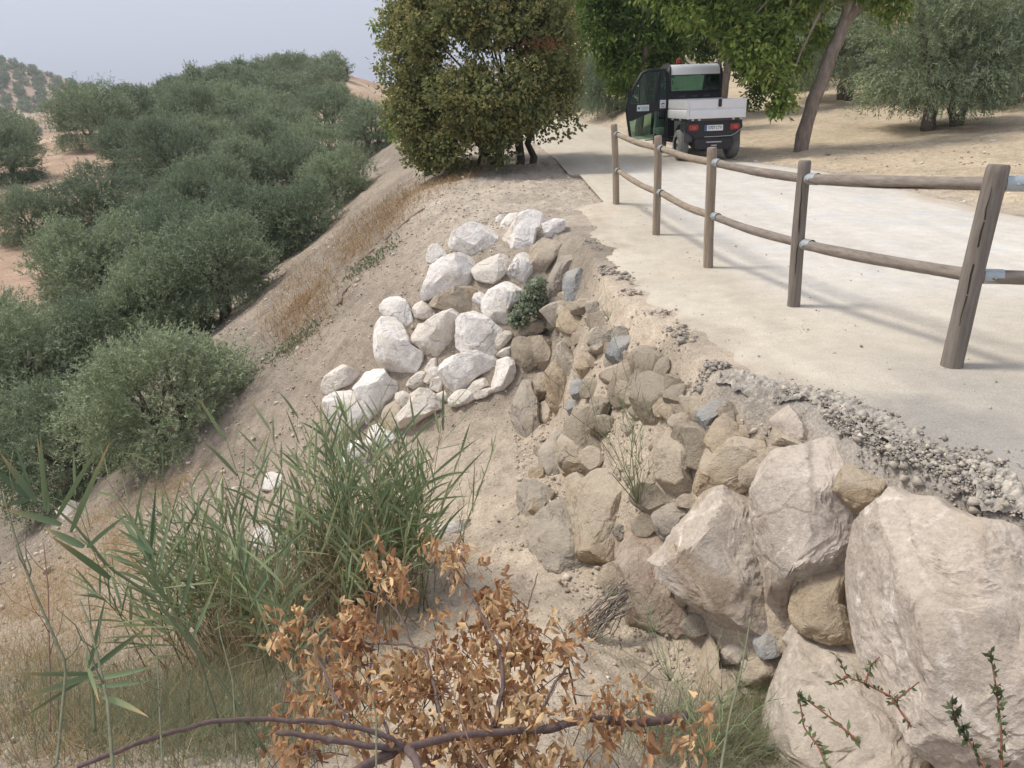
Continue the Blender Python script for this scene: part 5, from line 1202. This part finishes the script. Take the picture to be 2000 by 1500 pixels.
A = pxarea([(800, 388, .18, 55, 12, -.55), (735, 440, .2, 45, 20, -.62), (680, 480, .13, 30, 26, -.7), (610, 545, .12, 40, 34, -.8), (600, 600, .13, 28, 26, -.8), (555, 645, .10, 26, 30, -.8), (900, 350, .06, 40, 6, -.4), (690, 400, .04, 40, 20, -.6), (560, 560, .04, 40, 20, -.8)], 8000, 0, 0, g)
blades(0, A, .20, .007, .8, rust + straw, g, 'dry_grass', 'rusty dry grass in a band down the embankment')
A = pxarea([(120, 1130, .3, 90, 25, -.25), (230, 1070, .1, 25, 25, 0), (60, 1190, .15, 60, 25, 0), (190, 1030, .1, 60, 15, -.5), (330, 960, .08, 50, 15, -.5), (240, 1220, .15, 80, 30, 0), (60, 1290, .12, 60, 30, 0), (420, 1330, .15, 90, 50, 0), (150, 1400, .25, 110, 60, 0)], 8500, 0, 0, g)
blades(0, A, .17, .0038, 1.1, straw, g, 'straw', 'matted pale straw on the slope at the lower left')
A = pxarea([(180, 1420, .22, 150, 50, 0), (480, 1420, .25, 120, 50, 0), (480, 1330, .2, 90, 50, 0), (100, 1350, .2, 80, 50, 0), (330, 1400, .25, 100, 50, 0), (1330, 1440, .12, 90, 40, 0), (1450, 1470, .12, 60, 30, 0), (1830, 1480, .16, 90, 20, 0)], 10500, 0, 0, g)
blades(0, A, .22, .003, .7, [(.24, .27, .14), (.19, .225, .13), (.36, .33, .19), (.28, .25, .15), (.15, .19, .11), (.20, .24, .14)], g, 'weeds', 'fine grey green and straw coloured weeds in the foreground')
A = pxarea([(1760, 1300, .0, 10, 10, 0), (1800, 1420, .35, 40, 40, .9), (1730, 1470, .25, 60, 20, 0), (1480, 1390, .4, 25, 45, 0)], 2200, 0, 0, g)
blades(0, A, .13, .003, .6, [(.16, .21, .10), (.22, .25, .12), (.33, .31, .17)], g, 'green_grass', 'green grass tufts between the lowest boulders')

A = pxarea([(150, 1450, .3, 120, 50, 0), (400, 1440, .3, 120, 60, 0), (60, 1330, .1, 60, 60, 0), (600, 1440, .2, 70, 40, 0), (1400, 1470, .1, 100, 30, 0)], 620, 0, 0, g)
blades(0, A, .52, .0032, .35, [(.24, .25, .15), (.33, .27, .17), (.20, .22, .15), (.26, .18, .13)], g, 'tall_weeds', 'tall thin dry weed stems rising over the foreground grass')
# ------------------------------------------------------------------ reeds
def reed(base, tip, n_leaf, ll, lw, g, r=.006, bare=.25, green=((.265, .33, .175), (.325, .38, .215), (.215, .28, .15))):
    """one cane with its own leaves"""
    base, tip = np.array(base), np.array(tip); k = 9; t = np.linspace(0, 1, k)[:, None]
    ax = tip - base; H = np.linalg.norm(ax); side = nrm(np.cross(ax, [0, 0, 1.0]) + 1e-3)
    P = base + ax * t + side * .03 * H * np.sin(t * 3) * g.uniform(-1, 1)
    st = MB(); add_tube(st, P, np.linspace(r, r * .35, k), 6, (.22, .24, .12) if g.uniform() < .75 else (.42, .34, .20))
    lf = MB(); az0 = g.uniform(0, 6.28)
    for i in range(n_leaf):
        s_ = bare + (1 - bare) * (i + .5) / n_leaf; p = base + ax * s_ + side * .0
        az = az0 + i * math.pi + g.uniform(-.5, .5); T = nrm(ax); A = nrm(np.cross(T, [.3, .9, .2])); B = np.cross(T, A)
        o = A * math.cos(az) + B * math.sin(az); L = ll * g.uniform(.7, 1.25) * (1 - .25 * abs(s_ - .6)); a = g.uniform(.4, 1.15) * (1 - .35 * s_)
        m = 7; tt = np.linspace(0, 1, m); dr = g.uniform(.02, .28)
        Q = p[None] + L * (T[None] * (tt * math.cos(a))[:, None] + o[None] * (tt * math.sin(a) + .0)[:, None]) + np.array([0, 0, -1.0])[None] * (dr * L * tt ** 2.2)[:, None]
        w = lw * g.uniform(.75, 1.2) * np.array([.45, .85, 1.0, .9, .7, .42, .03]); c = np.array(green[g.integers(0, 3)]) * g.uniform(.85, 1.15)
        ribbon(lf, Q, w, nrm(np.cross(o, T) * .4 + o * .2 + g.standard_normal(3) * .5), c, (.42, .27, .12) if g.uniform() < .25 else None)
    return st, lf
g = np.random.default_rng(314)
rc = hit(600, 1235); clump = empty('reed_clump', rc, 'dense clump of tall green reeds in front of the white boulders', 'reeds')
for k in range(190):
    grp = g.uniform()
    if grp < .45: u, v = g.normal(690, 60), g.normal(1190, 35)
    elif grp < .82: u, v = g.normal(480, 85), g.normal(1255, 45)
    else: u, v = g.normal(790, 40), g.normal(1160, 35)
    b = hit_fast(u, v); b[2] -= .03
    h = g.uniform(.7, 1.75) if grp < .5 else g.uniform(.55, 1.4)
    lean = np.array([(u - 640) / 1450 * 1.2 + g.normal(0, .13), g.normal(0, .11), 0])
    tip = b + np.array([lean[0] * h, lean[1] * h, h * (1 - .25 * np.linalg.norm(lean))])
    st, lf = reed(b, tip, int(g.integers(8, 12)), .36, .020, g, .0045)
    so = st.build('cane', M['reed'], clump, rc, smooth=True); lf.build('blades', M['reed'], so, rc, smooth=True)
M['straw'] = M['grass']
A = pxarea([(700, 1180, .5, 60, 35, 0), (520, 1260, .5, 70, 40, 0)], 900, 0, 0, g)
n = len(A); mb = MB()
for p in A:
    h = g.uniform(.3, .9); add_tube(mb, np.stack([p, p + [g.normal(0, .1), g.normal(0, .08), h * .6], p + [g.normal(0, .2), g.normal(0, .12), h]]), [.003, .0025, .0015], 3, np.array([.46, .37, .23]) * g.uniform(.6, 1.15), caps=False)
dr = mb.build('dead_stems', M['grass'], clump, rc); dr['kind'] = 'stuff'
# single reed shoots in the near left
def shoot(name, label, stem, dist, leaves):
    """stem: points of the photograph from foot to tip; leaves: (start point, end point, width px, sag)"""
    P = np.array([at(u, v, d) for (u, v), d in zip(stem, np.linspace(dist[0], dist[1], len(stem)))])
    e = empty(name, P[0], label, 'reed', 'single reed shoots in the left foreground')
    k = len(P); tt = np.linspace(0, k - 1, 4 * k); Q = np.stack([np.interp(tt, range(k), P[:, i]) for i in range(3)], -1)
    mb = MB(); add_tube(mb, Q, np.linspace(.0042, .0024, len(Q)), 7, (.17, .19, .10)); mb.build('stem', M['reed'], e, P[0], smooth=True)
    for (a, b, w, s_) in leaves:
        dd = np.linalg.norm(P - EYEP, axis=1).mean(); A = at(a[0], a[1], dd); B = at(b[0], b[1], dd + g.uniform(-.18, .18)); m = 9; t = np.linspace(0, 1, m)[:, None]
        R_ = A * (1 - t) + B * t + np.array([0, 0, -1.0]) * (s_ * np.linalg.norm(B - A) * (t ** 2 - t)) * 1.0
        ww = .55 * w * dd / FPX * np.array([.55, .9, 1, 1, .92, .78, .55, .3, .02]); mb = MB()
        ribbon(mb, R_, ww, nrm(EYEP - A + g.standard_normal(3) * .5), np.array([.135, .19, .095]) * g.uniform(.85, 1.15), (.50, .32, .15) if g.uniform() < .5 else None, .15)
        mb.build('leaf', M['reed'], e, P[0], smooth=True)
shoot('reed_shoot', 'large reed shoot leaning left in front of the dark olive trees', [(520, 1470), (430, 1330), (300, 1165), (215, 1110), (150, 1030), (100, 985), (55, 972)], (2.0, 2.25),
      [((95, 1000), (72, 850), 13, 0), ((88, 995), (78, 838), 12, 0), ((70, 980), (0, 885), 20, .05), ((55, 972), (-25, 905), 18, .05), ((110, 1012), (200, 860), 15, .05), ((138, 1040), (215, 862), 16, .03), ((120, 1025), (5, 995), 20, .1), ((165, 1068), (85, 1030), 22, .0), ((58, 975), (0, 990), 16, .05), ((170, 1070), (245, 1008), 13, .1), ((215, 1130), (95, 1045), 20, .05), ((300, 1080), (226, 975), 13, 0), ((305, 1085), (225, 1030), 14, .1), ((200, 1110), (260, 1108), 12, .1), ((65, 970), (25, 855), 9, .03)])
shoot('reed_shoot', 'low reed shoot spreading its leaves like a star at the lower left', [(185, 1430), (182, 1380), (178, 1335), (172, 1305), (172, 1290)], (2.0, 2.05),
      [((175, 1315), (25, 1315), 13, -.05), ((178, 1320), (25, 1372), 18, .05), ((178, 1318), (30, 1412), 10, .05), ((178, 1310), (290, 1225), 17, .08), ((175, 1300), (208, 1160), 11, .02), ((180, 1325), (305, 1300), 16, -.1), ((180, 1340), (303, 1327), 13, -.1), ((172, 1305), (195, 1375), 10, .1), ((200, 1360), (290, 1400), 18, .1), ((172, 1303), (170, 1262), 8, 0)])
shoot('reed_shoot', 'slim reed shoot at the left end of the clump', [(430, 1420), (380, 1260), (325, 1170), (290, 1090)], (2.5, 2.6),
      [((300, 1105), (250, 1000), 13, .05), ((310, 1120), (340, 960), 11, 0), ((330, 1175), (250, 1085), 14, .05), ((350, 1200), (395, 1050), 12, 0), ((290, 1090), (220, 985), 14, 0), ((293, 1092), (305, 940), 10, 0), ((365, 1235), (260, 1180), 12, .1), ((375, 1250), (430, 1120), 11, 0)])
for i, (stem, dist, lb) in enumerate([([(30, 1520), (110, 1500), (130, 1300), (60, 1140), (30, 1050), (5, 960)], (1.75, 1.9), 'pale green bare stalk rising at the left picture edge'),
        ([(222, 1520), (210, 1370), (190, 1280), (175, 1220), (155, 1170)], (1.7, 1.85), 'bluish green stalk crossing the star shaped reed'),
        ([(318, 1510), (312, 1390), (308, 1290), (298, 1230)], (1.9, 2.0), 'thin green stalk right of the star shaped reed'),
        ([(98, 1430), (97, 1300), (94, 1150), (85, 1060)], (2.1, 2.2), 'thin brown dry stalk between the two reed shoots'),
        ([(462, 1480), (455, 1330), (430, 1240), (425, 1200)], (2.0, 2.1), 'green stalk standing before the left half of the reed clump'),
        ([(1405, 1520), (1425, 1400), (1450, 1300), (1466, 1205)], (2.0, 2.2), 'tall bluish grey stalk in front of the wall'),
        ([(960, 1520), (920, 1460), (880, 1340), (840, 1250)], (1.9, 2.0), 'grey green stalk across the dry brown leaves'),
        ([(735, 1510), (735, 1400), (722, 1345), (718, 1335)], (1.9, 1.95), 'short forked green stalk in front of the fallen branch')]):
    P = np.array([at(u, v, d) for (u, v), d in zip(stem, np.linspace(dist[0], dist[1], len(stem)))])
    e = empty('stalk', P[0], lb, 'plant', 'bare stalks in the foreground')
    k = len(P); tt = np.linspace(0, k - 1, 5 * k); Q = np.stack([np.interp(tt, range(k), P[:, j]) for j in range(3)], -1)
    c = (.19, .195, .125) if 'brown' not in lb else (.22, .14, .11); r = .0036 if i in (0, 1, 5) else .0024
    mb = MB(); add_tube(mb, Q, np.linspace(r, r * .45, len(Q)), 6, c); mb.build('stem', M['twig'], e, P[0], smooth=True)
    for j in range(4 if i != 5 else 0):
        s0 = Q[int(len(Q) * g.uniform(.35, .95))]; s1 = s0 + np.array([g.normal(0, .04), g.normal(0, .03), g.uniform(.05, .13)])
        mb = MB(); add_tube(mb, limb(s0, s1, (0, 0, -.01), 4, g), [r * .5, r * .4, r * .35, .0008], 4, c); mb.build('side_shoot', M['twig'], e, P[0], smooth=True)

# ------------------------------------------------------------------ the cut branch with withered leaves
g = np.random.default_rng(99)
br0 = at(900, 1460, 2.2); brn = empty('fallen_branch', br0, 'fallen branch with a mass of withered tan and rust coloured leaves', 'branch')
def pl3(pts, d0, d1, n=5):
    P = np.array([at(u, v, d) for (u, v), d in zip(pts, np.linspace(d0, d1, len(pts)))]); k = len(P); tt = np.linspace(0, k - 1, n * k)
    return np.stack([np.interp(tt, range(k), P[:, j]) for j in range(3)], -1)
bkc = np.array([.145, .105, .095])
for pts, d0, d1, r0, r1 in [
    ([(150, 1498), (300, 1440), (400, 1412), (500, 1404), (620, 1409), (700, 1420), (760, 1440), (795, 1460)], 1.95, 2.1, .005, .0075),
    ([(690, 1510), (740, 1480), (795, 1460), (870, 1440), (960, 1430), (1060, 1425)], 2.05, 2.3, .0125, .010),
    ([(540, 1430), (620, 1440), (700, 1455), (795, 1462)], 2.1, 2.1, .006, .009), ([(795, 1460), (820, 1500), (835, 1540)], 2.1, 2.0, .012, .009),
    ([(1060, 1425), (1150, 1402), (1240, 1412), (1340, 1398)], 2.35, 2.6, .012, .015),
    ([(965, 1420), (985, 1330), (975, 1265), (945, 1210), (915, 1150), (890, 1110)], 2.3, 2.75, .008, .003),
    ([(980, 1290), (1000, 1240), (1030, 1190), (1050, 1120)], 2.45, 2.8, .004, .002),
    ([(870, 1440), (850, 1350), (830, 1270), (790, 1258), (700, 1256)], 2.25, 2.6, .006, .003),
    ([(820, 1290), (780, 1200), (745, 1165), (702, 1150)], 2.5, 2.8, .004, .002),
    ([(1040, 1425), (1080, 1340), (1110, 1300), (1125, 1375)], 2.35, 2.6, .005, .003),
    ([(700, 1450), (640, 1330), (610, 1250), (620, 1190)], 2.2, 2.6, .005, .002),
    ([(760, 1440), (720, 1330), (735, 1200), (750, 1100)], 2.3, 2.8, .005, .002)]:
    mb = MB(); Q = pl3(pts, d0, d1); Q[1:-1] += g.standard_normal((len(Q) - 2, 3)) * .0013; add_tube(mb, Q, np.linspace(r0, r1, len(Q)), 7, bkc, wob=.05); mb.build('bough', M['twig'], brn, br0, smooth=True)
# leaf meshes: curled ovals
def dry_leaf(seed):
    g = np.random.default_rng(seed); m = 6; t = np.linspace(0, 1, m); L = .052; w = .021 * np.array([.12, .75, 1, .9, .55, .05])
    curl = g.uniform(.3, 1.4); V = []
    for i in range(m):
        a = curl * (t[i] - .3); x = L * t[i]; z = -.35 * L * curl * t[i] ** 2 + g.normal(0, .001); cup = g.uniform(.15, .6) * w[i]
        V += [(x, w[i] * .5, z + cup), (x, 0, z), (x, -w[i] * .5, z + cup + g.normal(0, .001))]
    F = []
    for i in range(m - 1):
        for j in (0, 1): F.append((i * 3 + j, i * 3 + j + 1, i * 3 + j + 4, i * 3 + j + 3))
    return np.array(V), np.array(F)
DL = [dry_leaf(i) for i in range(6)]
dcols = [(.46, .30, .16), (.36, .20, .10), (.55, .39, .21), (.28, .145, .075), (.42, .25, .13), (.60, .45, .26)]
spr = []
for (u, v, a, b, n) in [(905, 1300, 90, 75, 60), (860, 1400, 130, 55, 44), (1000, 1400, 75, 55, 32), (760, 1120, 28, 40, 16), (880, 1090, 40, 22, 12), (960, 1150, 28, 45, 14), (1000, 1230, 60, 45, 24), (650, 1300, 45, 45, 20), (700, 1210, 60, 30, 18),
                        (1085, 1265, 40, 28, 14), (560, 1240, 35, 30, 9), (620, 1400, 60, 45, 15), (560, 1480, 45, 25, 9), (970, 1470, 80, 28, 24), (1160, 1370, 40, 20, 9), (1240, 1430, 60, 30, 9), (1330, 1450, 50, 25, 6), (1230, 1320, 25, 20, 3), (740, 1330, 60, 50, 24)]:
    for k in range(int(n * .8)): 
        uu, vv = u + g.normal(0, a * .75), v + g.normal(0, b * .75); d = np.interp(vv, [1050, 1250, 1500], [2.85, 2.58, 2.28]) + g.normal(0, .10)
        spr.append((uu, vv, d))
leaf_list = []
for (u, v, d) in spr:
    c = at(u, v, d); ci = g.integers(0, 6); tw = nrm(g.standard_normal(3) + [0, 0, .3])
    for k in range(int(g.integers(8, 15))):
        leaf_list.append((c + tw * g.uniform(-.06, .06) + g.standard_normal(3) * .016, nrm(g.standard_normal(3) * .5 + [0, 0, -.95]), ci if g.uniform() < .6 else g.integers(0, 6), g.uniform(.55, .95), g.integers(0, 6), d))
mt_ = MB()
for (u, v, d) in spr:
    c = at(u, v, d); k_ = nrm(g.standard_normal(3) * .6 + [0, 0, -1.0]); add_tube(mt_, limb(c - [0, 0, .02], c + k_ * g.uniform(.05, .16) + g.standard_normal(3) * .02, (0, 0, .01), 4, g), [.0013, .0016, .002, .0022], 3, bkc * g.uniform(.8, 1.3), caps=False)
mt_.build('fine_twigs', M['twig'], brn, br0)['kind'] = 'stuff'
leaf_list.sort(key=lambda q: q[5] / q[3])
LM = {}
def leaf_basis(D): 
    s_ = nrm(np.cross(D, g.standard_normal(3))); return np.stack([D, s_, np.cross(D, s_)], 1)
mbr = MB()
for i, (p, D, ci, s_, vi, d) in enumerate(leaf_list):
    Bm = leaf_basis(D) * s_; V, F = DL[vi]; c = np.array(dcols[ci]) * g.uniform(.8, 1.2)
    if i < 300:
        if (vi, ci) not in LM:
            LM[(vi, ci)] = mesh_np('withered_leaf', V, F, np.array(dcols[ci]), smooth=True); LM[(vi, ci)].materials.append(M['dry_leaf'])
        o = link('leaf', LM[(vi, ci)], None, brn); o.matrix_local = Matrix.Translation(Vector(p - br0)) @ Matrix(Bm.tolist()).to_4x4()
    else: mbr.add(V @ Bm.T + p, F, c)
o = mbr.build('withered_leaves', M['dry_leaf'], brn, br0, smooth=True); o['kind'] = 'stuff'

# ------------------------------------------------------------------ weeds on the wall and small plants
def wisp(name, label, u, v, stems, d=None, col=(.21, .25, .13), group=None, r=.0034, nsub=12, sub=.17):
    """thin stemmed weed with short side shoots; stems end at points of the photograph"""
    base = hit(u, v) if d is None else at(u, v, d)
    base = base + nrm(EYEP - base) * (.22 if d is None else 0); dd = np.linalg.norm(base - EYEP)
    e = empty(name, base, label, 'plant', group)
    for (eu, ev, c2) in stems:
        tip = at(eu, ev, dd + g.uniform(-.25, .15)); Q = limb(base, tip, (0, 0, .03), 8, g); Q[0] = base
        c = np.array(col if c2 == 0 else (.17, .12, .09)); mb = MB(); add_tube(mb, Q, np.linspace(r, r * .3, 8), 5, c)
        so = mb.build('stem', M['twig'], e, base, smooth=True); mb = MB(); L = np.linalg.norm(tip - base)
        for k in range(int(nsub * (1 if c2 == 0 else .35))):
            s0 = Q[int(g.integers(2, 8))]; s1 = s0 + nrm(nrm(tip - base) + g.standard_normal(3) * .55) * sub * g.uniform(.3, 1) * min(1, L * 1.5)
            add_tube(mb, limb(s0, s1, (0, 0, 0), 4, g), [r * .5, r * .4, r * .35, r * .15], 4, c * g.uniform(.8, 1.25))
        if mb.n: mb.build('side_shoots', M['twig'], so, base)['kind'] = 'stuff'
    return e
wisp('fennel', 'wiry green weed growing out of the middle of the wall', 1245, 985, [(1040, 690, 1), (1095, 640, 0), (1180, 560, 0), (1240, 745, 1), (1205, 720, 0), (1170, 800, 0), (1225, 800, 0), (1260, 790, 0), (1200, 850, 0), (1250, 860, 0), (1280, 880, 0), (1180, 880, 0), (1300, 915, 0), (1215, 900, 0), (1235, 760, 0)])
wisp('fennel', 'sparse wiry weed at the foot of the reddish stone', 1310, 1330, [(1150, 1020, 0), (1060, 1200, 0), (1180, 1150, 0), (1250, 1180, 0), (1300, 1150, 0), (1220, 1040, 0), (1350, 1230, 0), (1130, 1260, 0)], r=.0022)
wisp('fennel', 'wispy weed at the bottom between dry leaves and grass', 1380, 1490, [(1270, 1200, 0), (1320, 1290, 0), (1440, 1330, 0), (1460, 1290, 0), (1400, 1270, 0), (1300, 1350, 0), (1350, 1380, 0), (1500, 1370, 0)], d=2.3, r=.0025)
wisp('fennel', 'thin leafy weed rising from the silt right of the reeds', 905, 1060, [(945, 890, 0), (930, 930, 0), (900, 880, 0), (885, 960, 0)], r=.003)
# green shrub on the pile
sp_ = hit(1036, 600) ; sp_ = sp_ + nrm(EYEP - sp_) * .25
sh = empty('shrub', sp_, 'small grey green leafy shrub between the white pile and the wall', 'shrub'); mb = MB(); n = 2600
sc_ = np.linalg.norm(sp_ - EYEP) / FPX
cc_ = np.array([(-18, -10, 22), (0, 20, 22), (14, 42, 18), (-5, 5, 22), (-25, -22, 16), (12, 22, 20), (8, 0, 16)], float); k = g.integers(0, len(cc_), n // 6)
bp_ = np.stack([cc_[k, 0], 0 * k - 5, cc_[k, 1]], -1) * sc_ + ball(len(k), g) * (cc_[k, 2] * sc_)[:, None] * g.uniform(.4, 1, (len(k), 1))
P = np.repeat(bp_, 6, 0) + g.standard_normal((len(bp_) * 6, 3)) * .02
leaf_cards(mb, P, g.standard_normal((len(P), 3)) + [0, -.3, .3], .050, .038, np.array([.40, .45, .32])[None] * g.uniform(.65, 1.35, (len(P), 1)), fold=.2); mb.build('foliage', M['bush_leaf'], sh)
mb = MB()
for k in range(9): add_tube(mb, limb(np.array([-.12, .12, -.25]), bp_[g.integers(0, len(bp_))], (0, 0, 0), 5, g), np.linspace(.006, .002, 5), 5, (.25, .13, .08))
mb.build('stems', M['twig'], sh, smooth=True)
# heap of dry twigs
tw0 = hit(1150, 1235) ; tw0 = tw0 + nrm(EYEP - tw0) * .05
th_ = empty('twig_bundle', tw0, 'bundle of dry grey twigs lying against the reddish stone', 'twigs'); dd = np.linalg.norm(tw0 - EYEP)
for k in range(34):
    a = at(1110 + g.normal(0, 12) + k * 1.2, 1245 + g.normal(0, 8) + k * .4, dd - .02 + g.normal(0, .02)); b = at(1225 + g.normal(0, 9), 1135 + k * 1.9 + g.normal(0, 6), dd - .18 + g.normal(0, .03))
    mb = MB(); add_tube(mb, limb(a, b, (0, 0, .02 + .02 * g.uniform()), 6, g), np.linspace(.0022, .0045, 6), 5, np.array([.25, .215, .18]) * g.uniform(.7, 1.2)); mb.build('twig', M['twig'], th_, tw0, smooth=True)
# thorny sprigs low right
def sprig(label, segs, d, thorn=True, lc=(.13, .17, .08), ln=.016, dens=26):
    base = at(segs[0][0][0], segs[0][0][1], d); e = empty('thorny_sprig', base, label, 'plant', 'thorny sprigs in the right foreground')
    for pts in segs:
        Q = pl3(pts, d, d + .05, 6); mb = MB(); add_tube(mb, Q, np.linspace(.0028, .0012, len(Q)), 5, (.22, .09, .06)); so = mb.build('stem', M['twig'], e, base, smooth=True)
        mb = MB(); k = int(dens * len(pts) / 4); i = g.uniform(0, len(Q) - 1.01, k); i0 = i.astype(int); P = Q[i0] * (1 - (i - i0))[:, None] + Q[i0 + 1] * (i - i0)[:, None]
        leaf_cards(mb, P, g.standard_normal((k, 3)) + [0, -.2, .3], ln * g.uniform(.7, 1.4, k), ln * .5, np.array(lc)[None] * g.uniform(.7, 1.3, (k, 1)), fold=.15)
        mb.build('leaves', M['bush_leaf'], so, base)
sprig('thorny sprig with red stems in front of the mottled lowest boulder', [[(1780, 1420), (1740, 1360), (1690, 1335), (1655, 1322), (1640, 1290), (1628, 1275)], [(1690, 1335), (1700, 1300), (1718, 1283)], [(1655, 1322), (1620, 1338)], [(1740, 1375), (1795, 1332)]], 2.0)
sprig('leafy sprig over the lower left of the mottled boulder', [[(1620, 1510), (1600, 1460), (1570, 1420), (1562, 1370), (1556, 1352)], [(1680, 1450), (1620, 1400), (1580, 1370), (1560, 1360)]], 1.9, ln=.02)
sprig('upright thorny sprig before the veined boulder near the right edge', [[(1957, 1520), (1955, 1420), (1945, 1340), (1934, 1275)]], 1.9, ln=.017, dens=60)
sprig('short dark leafy sprig left of the upright one', [[(1935, 1520), (1895, 1450), (1870, 1410), (1856, 1370)]], 1.9, ln=.022, lc=(.10, .125, .07), dens=60)
# small weeds on the bank
for u, v, lb in ((720, 520, 'small green weed on the bare upper bank'), (575, 675, 'larger green weed patch lower on the bank'), (1160, 195, 'pale low plant on the verge beyond the bush tree')):
    p = hit(u, v); e = empty('weed', p, lb, 'plant', 'low weeds on the banks'); mb = MB(); n = 420; s_ = .28 if v > 300 else .9
    P = g.standard_normal((n, 3)) * [s_, s_ * .5, .05] + [0, 0, .05]; P[:, 2] = np.array([float(height(p[0] + a, p[1] + b)) - p[2] for a, b in P[:, :2]]) + np.abs(g.normal(0, .07, n))
    leaf_cards(mb, P, g.standard_normal((n, 3)) + [0, 0, .6], .06, .03, np.array([.20, .23, .14])[None] * g.uniform(.7, 1.3, (n, 1))); mb.build('foliage', M['bush_leaf'], e)
for pts, lb in (([(650, 560), (720, 500), (790, 440), (850, 392)], 'thin dry branch lying along the grassy bank'), ([(660, 600), (672, 575), (690, 555)], 'short pale stick on the bank')):
    Q = np.array([hit(u, v) for u, v in pts]); Q[:, 2] += .03; k = len(Q); tt = np.linspace(0, k - 1, 5 * k); Q = np.stack([np.interp(tt, range(k), Q[:, j]) for j in range(3)], -1)
    mb = MB(); add_tube(mb, Q + g.standard_normal(Q.shape) * .01, np.linspace(.03, .012, len(Q)), 6, (.25, .20, .16)); tag(mb.build('dry_stick', M['twig'], None, Q[0], smooth=True), lb, 'stick')
# red and white barrier far down the track
p = hit(1156, 191); e = empty('barrier', p, 'low red and white barrier far down the track under the olive trees', 'barrier'); s_ = np.linalg.norm(p - EYEP) / FPX
M['barr'] = plain('barrier_red', (.30, .05, .05), .6, .3); M['barw'] = plain('barrier_white', (.70, .62, .62), .6, .3)
mb = MB(); add_box(mb, -7 * s_, 7 * s_, -.03, .03, 0, 6 * s_); mb.build('panel', M['barr'], e)
mb = MB(); add_box(mb, -7.5 * s_, 7.5 * s_, -.05, .05, 6 * s_, 8 * s_); mb.build('top_rail', M['barw'], e)
for k in range(6):
    mb = MB(); x = (-6 + 2.4 * k) * s_; add_box(mb, x - .35 * s_, x + .35 * s_, -.045, .045, 2 * s_, 5.98 * s_); mb.build('stripe', M['barw'], e)
# ------------------------------------------------------------------ haze
hm = bpy.data.materials.new('haze'); hm.use_nodes = True; t = hm.node_tree; t.nodes.clear()
pv = node(t, 'ShaderNodeVolumePrincipled'); pv.inputs['Color'].default_value = (.80, .86, .95, 1); pv.inputs['Density'].default_value = .0005; oo = node(t, 'ShaderNodeOutputMaterial'); t.links.new(pv.outputs[0], oo.inputs['Volume'])
mb = MB(); add_box(mb, -1000, 1000, -30, 1600, -14, 60); hz = mb.build('haze', hm); hz['kind'] = 'stuff'; tag(hz, 'thin pale summer haze over the valley', 'haze')
